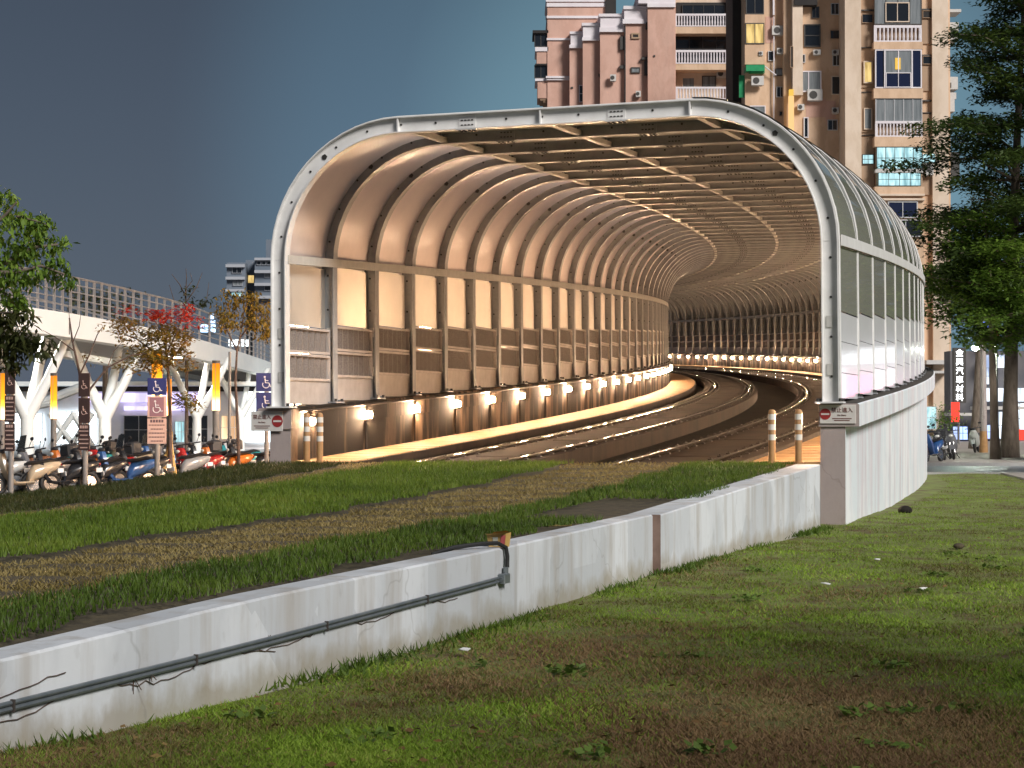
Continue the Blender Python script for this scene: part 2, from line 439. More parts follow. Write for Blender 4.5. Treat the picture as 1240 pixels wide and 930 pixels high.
def swept(name, poly, mats, parent=None, s0=0., s1=SEND, ds=1.0, m=0, cap=True, mb=None):
    own = mb is None; mb = mb or MB()
    n = max(2, int((s1-s0)/ds)+1); rings = []
    for s in np.linspace(s0, s1, n): rings.append([P(s,u,z) for u,z in poly])
    mb.sweep(rings, m, cap)
    return mb.build(name, mats, parent) if own else mb
def rect(u0,u1,z0,z1): return [(u0,z0),(u1,z0),(u1,z1),(u0,z1)]
for sgn in (-1,1):
    a, b = sorted((sgn*(W+.012), sgn*(W+.09)))
    swept('mid_rail', rect(a,b,HM-.08,HM+.07), M['rail_alu'], canopy, 0.02, SEND)
    a, b = sorted((sgn*(W+DEP+.005), sgn*(W+DEP+.03)))
    swept('outer_band', rect(a,b,HM-.09,HM+.08), M['steelw'], canopy, 0.02, SEND)
zt = HA+RA
for u in (-UA+.02, .0, UA-.02):
    swept('purlin', rect(u-.055,u+.055,zt+.03,zt+.12), M['beam'], canopy, 0.02, SEND)

# --- parapets
def parapet(sgn, label):
    root = empty('parapet_wall', P(0, sgn*4.7, -zfl(0)), 0, label, 'parapet wall', None)
    Mi = root.matrix_basis.inverted()
    mb = MB(); mb.M = Matrix.Translation(-root.location)
    a, b = sorted((sgn*4.52, sgn*4.91))
    n = 120; rings = []
    for s in np.linspace(0, SEND, n):
        z0 = -zfl(s)-.3
        rings.append([P(s,sgn*4.52,z0),P(s,sgn*4.91,z0),P(s,sgn*4.91,HP-.37),P(s,sgn*4.52,HP-.37)])
    # inner dirty face, outer painted face, end face
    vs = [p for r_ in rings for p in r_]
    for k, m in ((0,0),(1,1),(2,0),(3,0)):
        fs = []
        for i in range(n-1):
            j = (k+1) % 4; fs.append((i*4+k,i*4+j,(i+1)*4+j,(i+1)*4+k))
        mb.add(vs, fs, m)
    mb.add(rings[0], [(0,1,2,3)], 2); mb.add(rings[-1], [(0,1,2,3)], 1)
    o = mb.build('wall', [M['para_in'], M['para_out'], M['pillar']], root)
    mb = MB(); mb.M = Matrix.Translation(-root.location)
    rings = []
    for s in np.linspace(-.03, SEND, n):
        zb = HP-.37
        rings.append([P(s,sgn*4.50,zb),P(s,sgn*5.13,zb),P(s,sgn*5.13,HP-.03),P(s,sgn*5.10,HP-.012),P(s,sgn*4.53,HP-.012),P(s,sgn*4.50,HP-.03)])
    vs = [p for r_ in rings for p in r_]
    for k, m in ((0,1),(1,1),(2,1),(3,3),(4,0),(5,0)):
        fs = []
        for i in range(n-1):
            j = (k+1) % 6; fs.append((i*6+k,i*6+j,(i+1)*6+j,(i+1)*6+k))
        mb.add(vs, fs, m)
    mb.add(rings[0], [tuple(range(6))], 2); mb.add(rings[-1], [tuple(range(6))], 1)
    mb.build('coping', [M['para_in'], M['para_out'], M['pillar'], M['trough']], root)
    for z_,r_ in ((.845,.02),):
        mb = MB(); mb.M = Matrix.Translation(-root.location); mb.tube([P(s,sgn*(4.52-r_),z_) for s in np.linspace(.3,SEND-1,150)], r_, 6); mb.build('cable', M['lampbox'], root)
    return root
parapet(-1, 'grime streaked concrete parapet under the left side of the canopy, its inner face lined with lamps')
parapet(1, 'white painted concrete parapet under the right side of the canopy, facing the lawn')

# --- tracks, walkways, floor
swept('track_floor', rect(-4.51,4.51,-.6,-.42), M['trough'], None, -.05, SEND)['kind'] = 'structure'
for u0,u1 in ((-4.515,-3.4),(3.4,4.515)):
    mb = MB(); rings = []
    for s in np.arange(-.02, SEND, .75):
        for ds,dz in ((.0,-.035),(.025,-.035),(.04,0),(.71,0),(.725,-.035)):
            rings.append([P(s+ds,u,z) for u,z in rect(u0,u1,-.41,dz)])
    mb.sweep(rings); mb.build('walkway', M['walk'])['kind'] = 'structure'
    ue = u1 if u0 < 0 else u0; sg_ = 1 if u0 < 0 else -1; a_, b_ = sorted((ue+sg_*.003, ue+sg_*.05)); swept('walkway_side_shade', rect(a_,b_,-.41,-.015), M['slab'], None, -.03, SEND)['kind'] = 'structure'  # dark sheet added over the walkway side, shade put in its colour
for sgn, lab in ((-1,'embedded tram track nearer the left parapet, curving left through the canopy'),(1,'embedded tram track nearer the right parapet, curving left through the canopy')):
    root = empty('tram_track', (0,0,0), 0, lab, 'tram track', 'two tram tracks under the canopy')
    r1, r2 = 1.09, 2.52
    e = [(.78,-.41),(.78,-.10)]
    for r_ in (r1, r2): e += [(r_-.13,-.10),(r_-.13,-.2),(r_+.13,-.2),(r_+.13,-.10)]
    e += [(2.95,-.10),(2.95,-.41)]
    mb = swept('slab', [(sgn*u,z) for u,z in e], M['slab'], None, -.04, SEND, mb=MB())
    for s in np.arange(.4, 105, .8):
        x_, y_, h_ = frame(s); mb.M = Matrix.Translation((x_,y_,zfl(s))) @ Matrix.Rotation(-h_,4,'Z')
        for r_ in (r1, r2):
            for o_ in (-.17,.17): 
                u_ = sgn*r_+o_; mb.box(u_-.035,u_+.035,-.06,.06,-.102+CANT*u_,-.075+CANT*u_,1); mb.tube([(u_,0,-.08+CANT*u_),(u_,0,-.05+CANT*u_)],.016,6,1)
    for s in np.arange(3, 105, 5.3):
        x_, y_, h_ = frame(s); mb.M = Matrix.Translation((x_,y_,zfl(s))) @ Matrix.Rotation(-h_,4,'Z'); u_ = sgn*1.8; mb.box(u_-.38,u_+.38,-.012,.012,-.12,-.094+CANT*u_,2)
    mb.build('slab', [M['slab'], M['lampbox'], M['trough']], root)
    for r_ in (r1, r2):
        prof = [(-.06,-.195),(.06,-.195),(.06,-.18),(.012,-.165),(.012,-.12),(.036,-.11),(.036,-.062),(.028,-.055),(-.028,-.055),(-.036,-.062),(-.036,-.11),(-.012,-.12),(-.012,-.165),(-.06,-.18)]
        swept('rail', [(sgn*r_+u,z) for u,z in prof], M['rail'], root, -.04, SEND)

# --- lamps on the parapets
def make_lamp(sgn):
    root = empty('parapet_lamp', (0,0,0), 0)
    x = lambda a,b: sorted((sgn*a, sgn*b))
    mb = MB()
    a,b = x(4.375,4.519); mb.box(a,b,-.06,.06,.735,.755); a,b = x(4.49,4.519); mb.box(a,b,-.07,.07,.55,.74)
    a,b = x(4.40,4.49); mb.box(a,b,-.05,.05,.555,.57)
    mb.build('housing', M['lampbox'], root)
    mb = MB(); a,b = x(4.40,4.475); mb.box(a,b,-.036,.036,.60,.705); mb.build('bulb', M['bulb'], root)
    mb = MB(); mb.tube([(sgn*4.505,0,.55),(sgn*4.505,0,.02)], .013, 6); mb.build('conduit', M['lampbox'], root)
    return root
SL = 2.72
for sgn, n, lab in ((-1, 22, 'small glowing lantern in the lamp row along the left parapet beside the walkway'), (1, 46, 'small glowing lantern in the lamp row along the right parapet inside the canopy')):
    proto = make_lamp(sgn)
    for i in range(n):
        o = proto if i == 0 else copy_tree(proto)
        place(o, .75 + i*SL); tag(o, lab, 'wall lamp', 'lamps along the left parapet' if sgn < 0 else 'lamps along the right parapet')

# --- delineator posts and signs at the portal
def make_post():
    root = empty('delineator_post', (0,0,0))
    mb = MB(); mb.tube([(0,0,0),(0,0,.79),(0,0,.825),(0,0,.84)], [.056,.056,.045,.02], 14); mb.tube([(0,0,0),(0,0,.02)], .085, 14)
    mb.build('post', M['postb'], root, smooth=True)
    for z in (.40,.56,.72):
        mb = MB(); mb.tube([(0,0,z-.045),(0,0,z+.045)], .0585, 14); mb.build('reflective_band', M['reflect'], root, smooth=True)
    return root
proto = make_post()
for i, (s,u,lab) in enumerate(((-.12,3.78,'plastic delineator post with white bands standing further from the right pillar'),(-.12,4.2,'plastic delineator post with white bands standing close by the right pillar'),
                               (-.12,-3.93,'plastic delineator post with white bands standing on the left walkway end, further from the wall'),(-.05,-4.2,'plastic delineator post with white bands tight against the left parapet lamp'))):
    o = proto if i == 0 else copy_tree(proto)
    o.location = P(s,u,.0); o.location.z += 0.0; tag(o, lab, 'post', 'delineator posts at the canopy mouth')
def no_entry_sign(uc, zc, w, h, symx, txtx, label):
    x, y, hd = frame(-.05)
    root = empty('no_entry_sign', P(-.05, uc, zc), -hd, label, 'sign', 'no entry signs on the pillars')
    mb = MB(); mb.cbox(-w/2,w/2,0,.012,-h/2,h/2,.004); mb.build('sign_plate', M['signwhite'], root)
    mb = MB(); mb.disc((symx,-.001,0),(0,-1,0),h*.30,28,0,.003); mb.build('no_entry_symbol', M['signred'], root)
    mb = MB(); mb.box(symx-h*.22,symx+h*.22,-.0075,-.0045,-h*.045,h*.045); mb.build('symbol_bar', M['signwhite'], root)
    T = lambda dx,dz: Matrix.Translation((dx,-.003,dz)) @ Matrix.Rotation(R(90),4,'X')
    text_mesh('禁止進入', .085 if w > .5 else .08, M['signdark'], 'lettering', root, T(txtx, h*.2))
    text_mesh('No Entry', .036, M['signdark'], 'lettering', root, T(txtx, -h*.06))
    mb = MB()
    for dz, l in ((-.24,.15),(-.34,.12)): mb.box(txtx-l,txtx+l,-.004,-.001,h*dz-.006,h*dz+.006)
    mb.build('small_print', M['signdark'], root)
no_entry_sign(4.80, .755, .56, .29, -.195, .065, 'white no entry sign on the right pillar cap, red disc at its left')
no_entry_sign(-4.95, .70, .60, .34, .2, -.09, 'white no entry sign on the left pillar, red disc at its right')

# ------------------------------------------------------------------ embankment, retaining wall, lawn
WP = [(-5.4,3.0,.36),(-4.0,6.4,.42),(-2.62,9.66,.49),(-1.65,11.87,.58),(-.05,15.81,.637),(1.53,20.67,.645),(3.06,24.85,.80),(4.62,28.9,.97)]
def wall_piece(pts, thick, label, base=-.3):
    mb = MB(); rings = []
    for i, (x,y,z) in enumerate(pts):
        a = Vector(pts[max(i-1,0)][:2]); b = Vector(pts[min(i+1,len(pts)-1)][:2]); d = (b-a).normalized(); n = Vector((-d.y, d.x))
        o = Vector((x,y)); q = o + n*thick
        rings.append([(o.x,o.y,base),(o.x,o.y,z-.015),(o.x+n.x*.015,o.y+n.y*.015,z),(q.x-n.x*.015,q.y-n.y*.015,z),(q.x,q.y,base)])
    mb.sweep(rings)
    return tag(mb.build('retaining_wall', M['wall']), label, 'wall')
def lerp_pts(pts, n):
    out = []
    P_ = np.array(pts); d = np.r_[0, np.cumsum(np.hypot(*(P_[1:,:2]-P_[:-1,:2]).T))]
    # gentle smoothing through the given points
    t = np.linspace(0, d[-1], n)
    return [tuple(float(np.interp(q, d, P_[:,k])) for k in range(3)) for q in t]
wallA = lerp_pts(WP[:6], 24); wallB = lerp_pts(WP[5:], 12)
# the far piece stands a hand's breadth proud of the near one
d = Vector((wallB[1][0]-wallB[0][0], wallB[1][1]-wallB[0][1])).normalized()
wallB = [(x+d.y*.09, y-d.x*.09, z) for x,y,z in wallB]; wallB[-1] = (4.68, 28.86, .97)
wa = wall_piece(wallA, .28, 'long low white retaining wall with pipes on its face, nearest the camera')
wall_piece(wallB, .38, 'white retaining wall section between the vertical joint and the right pillar')

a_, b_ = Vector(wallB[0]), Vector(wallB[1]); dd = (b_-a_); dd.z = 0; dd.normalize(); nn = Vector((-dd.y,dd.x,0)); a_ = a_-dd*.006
mb = MB(); mb.add([a_+Vector((0,0,-.3-a_.z)), a_+nn*.13+Vector((0,0,-.3-a_.z)), a_+nn*.13, a_+Vector((0,0,0))], [(0,1,2,3)]); jo = mb.build('end_face_shade', mat('end_shade_brown',(.16,.10,.08),(.24,.16,.13),5,.9), wa)  # brown sheet on the step's end face, shade put into its colour
STR = [(-9.5,-9.5),(-6.3,-6.3),(-5.1,-5.1)]
def emb_z(s, u):
    z = zfl(s) + CANT*u
    if u < -5.1:
        k = min(1, (-5.1-u)/3.2); z = z*(1-k) + (-.08)*k
    return z
def drift(s): return .0026*s*s if s < 0 else 0
def strips(s):
    q = drift(max(s,-21))
    return dict(soil=4.0+.1*min(1,-s/12)+.25*math.exp(s/1.5), sh=2.5+q*.75, sl=.56+q*1.05, bl=-.55-.45*math.exp(-((s+5)/5)**2)+0*q-2.2, bh=0)
def bed(s, u):
    """height of the strip surface and which strip it is"""
    q = drift(max(s,-21)); hi = 2.5+.7*q; lo = .56+.9*q
    dk = -3.25+.75*q*.8; dk2 = -2.45+.75*q
    if u > 4.12: return -.06-.16*(u-4.12), 'soil'
    if u > hi: return .05, 'g1'
    if u > lo: return -.03, 'straw'
    if u > dk2: return .06, 'g2'
    if u > dk: return -.01, 'straw2'
    return .04, 'g3'
mb = MB(); us = np.r_[np.linspace(-9.5,-5.1,10)[:-1], np.linspace(-5.1,4.24,130)]
ss = np.linspace(-28, -.02, 57); vs = []; 
for s in ss:
    for u in us:
        x, y, h = frame(s); b_, _ = bed(s,u)
        fade = 1 if u > -5 else 0
        jit = .018*math.sin(7.1*s+3*u)*fade
        vs.append((x+u*math.cos(h), y-u*math.sin(h), emb_z(s,u)+(jit-(.16*(u-4.05) if u > 4.05 else 0))*fade*min(1,-s*1.2+.02)-.045))
nu = len(us); fs = [(i*nu+k,i*nu+k+1,(i+1)*nu+k+1,(i+1)*nu+k) for i in range(len(ss)-1) for k in range(nu-1)]
mb.add(vs, fs); tag(mb.build('track_embankment', M['soil'], smooth=True), kind='structure')

M['grassA'] = leafmat('grass_verge', [(.04,.062,.011),(.07,.125,.016),(.11,.175,.022),(.15,.20,.035)], .8)
M['grassB'] = leafmat('grass_bright', [(.06,.10,.012),(.10,.165,.018),(.15,.225,.026),(.20,.25,.04)], .8)
M['straw'] = leafmat('straw', [(.17,.13,.04),(.27,.21,.075),(.37,.29,.12),(.25,.22,.07)], 1.2)
M['grassC'] = leafmat('grass_dull', [(.025,.032,.009),(.04,.052,.012),(.06,.07,.018),(.085,.075,.025)], .9)
def blades(name, base, h, w, mat_, label=None, lean=.5):
    n = len(base); a = rng.uniform(0,2*np.pi,n); hh = h*rng.uniform(.5,1.25,n); l = lean*hh*rng.uniform(.2,1.4,n); b = rng.uniform(0,2*np.pi,n)
    ww = w*rng.uniform(.7,1.3,n)/2
    v = np.empty((n,3,3)); dx = np.cos(a)*ww; dy = np.sin(a)*ww
    v[:,0] = base + np.c_[-dx,-dy,np.zeros(n)]; v[:,1] = base + np.c_[dx,dy,np.zeros(n)]
    v[:,2] = base + np.c_[np.cos(b)*l, np.sin(b)*l, hh]
    r_ = np.repeat(rng.uniform(0,1,n),3)
    o = mesh_np(name, v.reshape(-1,3), 3, mat_, None, r_); o['kind'] = 'stuff'
    if label: o['label'] = label
    return o
def fr_arr(s):
    a,b,c = zip(*[frame(q) for q in s]); return np.array(a), np.array(b), np.array(c)
n = 330000
s_ = -28*rng.uniform(0,1,n)**.9; u_ = rng.uniform(-7.5,4.3,n)
# cheap frame interpolation
sg = np.linspace(-28,0,120); fx, fy, fh = fr_arr(sg)
x_ = np.interp(s_,sg,fx)+u_*np.cos(np.interp(s_,sg,fh)); y_ = np.interp(s_,sg,fy)-u_*np.sin(np.interp(s_,sg,fh))
px_ = 620+F*x_/np.maximum(y_,.1)
ok = (y_ > 7) & (px_ > -60) & (px_ < 1100)
s_,u_,x_,y_ = s_[ok],u_[ok],x_[ok],y_[ok]
q = .0026*np.minimum(np.maximum(s_,-21),0)**2
wob = .07*np.sin(s_*2.3)+.05*np.sin(s_*5.1+1)
hi, lo, dk2, dk = 2.5+.7*q+wob, .56+.9*q+wob, -2.45+.75*q+wob, -3.25+.6*q+wob
edge = 4.2+.12*np.sin(s_*1.7)+.08*np.sin(s_*4.3)
zz = np.interp(s_, ZT_S, ZT_Z)+CANT*u_
kb = np.clip((-5.1-u_)/3.2,0,1); zz = zz*(1-kb)-.08*kb
cls = np.where(u_>edge,0,np.where(u_>hi,1,np.where(u_>lo,2,np.where(u_>dk2,3,np.where(u_>dk,4,5)))))
zoff = np.array([-.05,.01,-.035,.02,-.03,.0])[cls]*np.clip(-s_*1.2,0,1)
B3 = np.c_[x_,y_,zz+zoff-.015]
patch = (np.sin(s_*.9)+np.sin(s_*.37+2)+rng.normal(0,.6,len(s_)))
k1 = (cls==1)&~((np.abs(s_+9)<1.6)&(u_>3.2))
blades('verge_grass', B3[k1], .062, .012, M['grassA'], 'dark green grass strip between straw strip and retaining wall')
blades('bright_grass', B3[cls==3], .068, .012, M['grassB'], 'bright green grass strip between the two tracks')
blades('straw_grass', B3[(cls==2)|(cls==4)], .035, .016, M['straw'], 'dry straw coloured grass strips over the rails', 1.3)
blades('dull_grass', B3[cls==5], .06, .013, M['grassC'], 'dull dark grass on the far bank')

# ground sheet, lawn, street
M['plaza'] = mat('plaza_paving', (.16,.155,.15), (.22,.21,.2), 1.2, .6, 0, .1)
M['lawn'] = mat('lawn_soil', (.11,.068,.034), (.19,.245,.045), 2.2, .95, 0, .5, c3=(.15,.17,.045))
M['asph'] = mat('asphalt', (.26,.28,.285), (.34,.36,.365), 3, .45, 0, .05)
M['pave'] = mat('sidewalk_paving', (.30,.27,.23), (.38,.34,.3), 3, .7)
M['kerb'] = mat('kerb_stone', (.36,.35,.33), (.42,.41,.39), 5, .7)
mb = MB(); mb.box(-500,500,-60,900,-.6,-.1); tag(mb.build('ground', M['plaza']), kind='structure')
mb = MB()
lx = np.linspace(0,1,60); ly = np.linspace(2,54,105); vs = []
def lawn_z(x,y): return .018*math.sin(.9*x+.5*y)+.014*math.sin(1.7*x-1.1*y+2)+.01*math.sin(3.1*x+2.3*y)+.0
def lawn_left(y):
    return float(np.interp(y, [2,6.4,9.66,11.87,15.81,20.67,24.85,28.9,34,40,46,54], [-5.5,-4.1,-2.75,-1.75,-.15,1.4,2.95,4.5,6.5,8.2,9.6,11]))
for y in ly:
    l = lawn_left(y)
    for t in lx:
        x = l + (l+34-l)*t; vs.append((x,y,lawn_z(x,y)))
fs = [(i*60+k,i*60+k+1,(i+1)*60+k+1,(i+1)*60+k) for i in range(len(ly)-1) for k in range(59)]
mb.add(vs, fs); tag(mb.build('lawn', M['lawn'], smooth=True), kind='structure')
mb = MB(); mb.box(-2,80,54.3,63,-.3,-.008); tag(mb.build('street', M['asph']), kind='structure')
mb = MB(); mb.box(-2,80,54.0,54.3,-.3,.06); tag(mb.build('kerb', M['kerb']), kind='structure')
mb = MB(); mb.box(-2,80,63,63.2,-.3,.1); tag(mb.build('kerb', M['kerb']), kind='structure')
mb = MB(); mb.box(-2,80,63.2,112,-.3,.085); tag(mb.build('sidewalk', M['pave']), kind='structure')
mb = MB(); pth = [(14.6,54),(19,54),(13.2,37),(10.6,37)]
mb.add([(a,b,.05) for a,b in [(13.9,54),(24,54),(22,38),(12.8,45)]]+[(a,b,-.2) for a,b in [(13.9,54),(24,54),(22,38),(12.8,45)]], [(0,1,2,3),(0,1,5,4),(1,2,6,5),(2,3,7,6),(3,0,4,7)]); tag(mb.build('path', M['pave']), kind='structure')

M['lawnA'] = leafmat('lawn_blades', [(.13,.075,.038),(.16,.14,.042),(.20,.30,.034),(.30,.46,.048),(.44,.50,.10)], .7, .35)
M['lawnB'] = leafmat('lawn_dry_blades', [(.16,.085,.048),(.24,.145,.075),(.32,.21,.10),(.42,.33,.16)], .5, .3)
n = 520000
y_ = 8.9 + 45*rng.uniform(0,1,n)**2.3
x_ = rng.uniform(-1,1,n)*y_*.30
left = np.interp(y_, [2,6.4,9.66,11.87,15.81,20.67,24.85,28.9,34,40,46,54], [-5.5,-4.0,-2.6,-1.62,-.03,1.66,3.18,4.9,6.9,8.8,10.6,12])
ok = (x_ > left)
path_ = (x_ > 12.9+(y_-45)*.11) & (y_ > 45) & (x_ > 13)
x_,y_ = x_[ok&~path_],y_[ok&~path_]
z_ = .018*np.sin(.9*x_+.5*y_)+.014*np.sin(1.7*x_-1.1*y_+2)+.01*np.sin(3.1*x_+2.3*y_)-.004
dry = (np.sin(.8*x_+.3)+np.sin(.55*y_+1.1*x_)+.8*np.sin(2.1*x_-1.3*y_)+rng.normal(0,1.1,len(x_))) > 1.15-np.clip((15-y_)*.22,-2,1.1)
Bq = np.c_[x_,y_,z_]
hh = .042*(1+.35*np.sin(1.3*x_)*np.sin(.9*y_))
blades('lawn_grass', Bq[~dry], .034, .011, M['lawnA'], 'patchy green and brown lawn grass', 1.3)
blades('dry_grass', Bq[dry], .034, .010, M['lawnB'], 'dead brown grass lying in the lawn', 1.6)
# weeds along the foot of the wall
wp = np.array(wallA+wallB); n = 5200
t = rng.uniform(4,len(wp)-1.01,n); i_ = t.astype(int); f_ = (t-i_)[:,None]
b_ = wp[i_,:2]*(1-f_)+wp[i_+1,:2]*f_
dens = (np.sin(b_[:,1]*2.1)+np.sin(b_[:,1]*.9+1)+rng.normal(0,.7,n)) > .2
b_ = b_[dens] + np.c_[rng.exponential(.09,dens.sum())+.02, -rng.exponential(.03,dens.sum())]
blades('foot_weeds', np.c_[b_, np.zeros(len(b_))], .075, .02, M['grassA'], 'weeds growing along the foot of the retaining wall', .8)

# ------------------------------------------------------------------ things on the retaining wall and the lawn
def wall_at(y, off=.0):
    w = np.array(wallA); i = int(np.searchsorted(w[:,1], y)); i = max(1, min(len(w)-1, i))
    f_ = (y-w[i-1,1])/(w[i,1]-w[i-1,1]); p = w[i-1]*(1-f_)+w[i]*f_
    d = Vector((w[i,0]-w[i-1,0], w[i,1]-w[i-1,1])).normalized(); n_ = Vector((d.y,-d.x))
    return Vector((p[0]+n_.x*off, p[1]+n_.y*off, 0)), p[2], d
root = empty('wall_conduit', (-1.6,11.9,0), 0, 'pair of grey steel conduits clipped along the face of the near retaining wall', 'conduit')
ys = np.linspace(6.5, 15.62, 40)
for dz in (0, .03):
    mb = MB(); mb.M = Matrix.Translation(-root.location)
    mb.tube([wall_at(y,.02)[0]+Vector((0,0,np.interp(y,[6.5,9.66,15.7],[.165,.235,.365])+dz)) for y in ys], .0135, 8)
    mb.build('pipe', M['conduit'], root, smooth=True)
for y in (8.2,9.75,11.3,12.8,14.3):
    mb = MB(); mb.M = Matrix.Translation(-root.location); p,_,d_ = wall_at(y,.036); z = np.interp(y,[6.5,9.66,15.7],[.165,.235,.365])
    mb.M = mb.M @ Matrix.Translation(p) @ Matrix.Rotation(math.atan2(d_.y,d_.x),4,'Z'); mb.box(-.007,.007,-.004,.020,z-.018,z+.048); mb.build('clip', M['lampbox'], root)
mb = MB(); p,zt_,d_ = wall_at(15.72,.035); mb.M = Matrix.Translation(p-root.location) @ Matrix.Rotation(math.atan2(d_.y,d_.x),4,'Z')
mb.cbox(-.07,.06,-.03,.035,.345,.425,.008); mb.tube([(.03,.0,.42),(.03,.0,.475)], .022, 10); mb.tube([(-.09,0,.38),(-.06,0,.38)], .02, 10); mb.build('junction_fitting', M['conduit'], root)
mb = MB(); o_ = wall_at(15.75,.035)[0]
mb.tube([o_+Vector((.01,.02,.47)), o_+Vector((.012,.03,.56)), o_+Vector((.0,.02,.635)), o_+Vector((-.07,-.03,.675)), o_+Vector((-.2,-.12,.675)), o_+Vector((-.42,-.24,.655)), o_+Vector((-.6,-.3,.60))], .018, 8)
tag(mb.build('black_hose', M['black'], smooth=True), 'short black flexible hose looping from the conduit fitting over the wall top', 'hose')
M['carton'] = mat('carton_yellow', (.62,.40,.13), (.5,.32,.1), 9, .6); M['cartonp'] = mat('carton_pink', (.6,.13,.13), rough=.6); M['cartonw'] = mat('carton_white', (.6,.6,.5), rough=.6)
c_ = at(607,662,15.78); root = empty('snack_carton', (c_.x-.02, c_.y+.06, wall_at(15.8)[1]), R(-22), 'small crushed yellow and pink carton standing on the retaining wall top', 'carton')
mb = MB(); mb.add([(-.075,-.04,0),(.07,-.045,0),(.075,.045,0),(-.07,.04,0),(-.09,-.05,.10),(.085,-.05,.115),(.09,.05,.12),(-.08,.05,.105)], [(0,3,2,1),(0,1,5,4),(1,2,6,5),(2,3,7,6),(3,0,4,7)]); mb.add([(-.09,-.05,.101),(.085,-.05,.116),(.10,-.09,.128),(-.10,-.085,.108)],[(0,1,2,3)]); mb.add([(-.08,.05,.106),(.09,.05,.121),(.06,.01,.135),(-.05,.0,.12)],[(0,1,2,3)]); mb.build('carton_box', M['carton'], root)
mb = MB(); mb.add([(.03,-.0465,.01),(.069,-.0475,.01),(.083,-.0535,.10),(.04,-.0535,.098)],[(0,1,2,3)]); mb.build('pink_label', M['cartonp'], root)
mb = MB(); mb.add([(-.03,-.0445,.01),(.01,-.0455,.01),(.012,-.0525,.085),(-.036,-.0515,.08)],[(0,1,2,3)]); mb.build('white_label', M['cartonw'], root)
def litter(px, py, w, lab, m_, cat='litter', h=.012):
    y = 4025/(py-500); p = at(px,py,y); p.z = .035
    mb = MB(); k = [rng.uniform(.6,1.2) for _ in range(6)]
    vs = [(math.cos(i*1.047)*w*k[i], math.sin(i*1.047)*w*.8*k[i], h*rng.uniform(0,2)) for i in range(6)]; mb.add([(0,0,h*2)]+vs+[(x,y_,z-.006) for x,y_,z in vs], [(0,i+1,(i+1)%6+1) for i in range(6)]+[(i+1,i+7,(i+1)%6+7,(i+1)%6+1) for i in range(6)])
    return tag(mb.build('paper_scrap', m_, None, False, p), lab, cat)
litter(561,793,.055,'white paper scrap on the dark grass below the near wall section', M['white'])
litter(1000,712,.06,'white paper scrap on the lawn in front of the right pillar', M['white'])
litter(1062,682,.05,'pale torn scrap on the brighter grass right of the pillar, near the dark clod', M['white'])
litter(1118,718,.035,'tiny pale scrap on the green lawn nearest the right edge', M['white'])
mb = MB(); mb.ball((0,0,.02),.075,.045,.04,6); tag(mb.build('earth_clod', M['soil'], None, False, at(1161,663,24.7)-Vector((0,0,.0))), 'dark clod of earth on the bright grass beside the parapet', 'clod')
mb = MB(); mb.ball((0,0,.03),.13,.10,.085,7); q = at(1096,622,33.2); q.z = .02; tag(mb.build('rock', M['para_in'], None, False, q), 'brown stone lying against the foot of the right parapet wall', 'stone')
mb = MB(); mb.cbox(-.14,.14,-.03,.03,0,.02,.004); q = wall_at(19.0,-.55)[0]; q.z = .61; tag(mb.build('wood_offcut', M['straw'], None, False, q, (0,0,.3)), 'flat pale offcut of wood on bare soil beside the wall joint', 'offcut')

# ------------------------------------------------------------------ apartment buildings
def win_mat(k): return M[k]
M['pink'] = stained('pink_stucco', (.66,.42,.335), (.60,.37,.29), (.44,.28,.22), .35, .5, False, .85, .5, False)
M['tan'] = stained('tan_tile', (.72,.51,.35), (.64,.44,.29), (.46,.30,.19), .35, .5, False, .8, .6, False)
M['beige'] = stained('beige_tile', (.76,.62,.49), (.69,.55,.42), (.54,.41,.30), .3, .5, False, .8, .4, False)
M['brown'] = mat('brown_tile', (.37,.25,.165), (.43,.30,.20), .4, .8)
M['cornice'] = mat('white_cornice', (.74,.68,.71), (.80,.76,.78), .8, .6)
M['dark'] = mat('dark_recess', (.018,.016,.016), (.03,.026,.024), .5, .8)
M['glassd'] = mat('dark_glass', (.014,.018,.024), rough=.08, spec=.8)
M['glassn'] = mat('navy_glass', (.012,.018,.05), rough=.1, spec=.8)
M['glassg'] = mat('curtained_glass', (.16,.18,.19), (.27,.29,.30), 1.2, .2, stretch=(4,1,.3))
M['alu'] = mat('aluminium_frame', (.55,.55,.56), rough=.4); M['aludark'] = mat('dark_frame', (.06,.055,.05), rough=.5)
M['litcold'] = emis_window('lit_cold_room', (.62,.95,1.0), (.22,.42,.46), .72); M['litwarm'] = emis_window('lit_warm_room', (1,.72,.28), (.5,.34,.12), .6); M['lityel'] = emis('lit_lamp_yellow', (1,.62,.12), .55)
M['green'] = mat('green_awning', (.0,.24,.08), (.01,.32,.12), 2, .5); M['ac'] = mat('ac_casing', (.55,.53,.5), (.62,.6,.57), 4, .5)
M['lampglow'] = emis('lamp_glow', (1,.62,.27), .62)
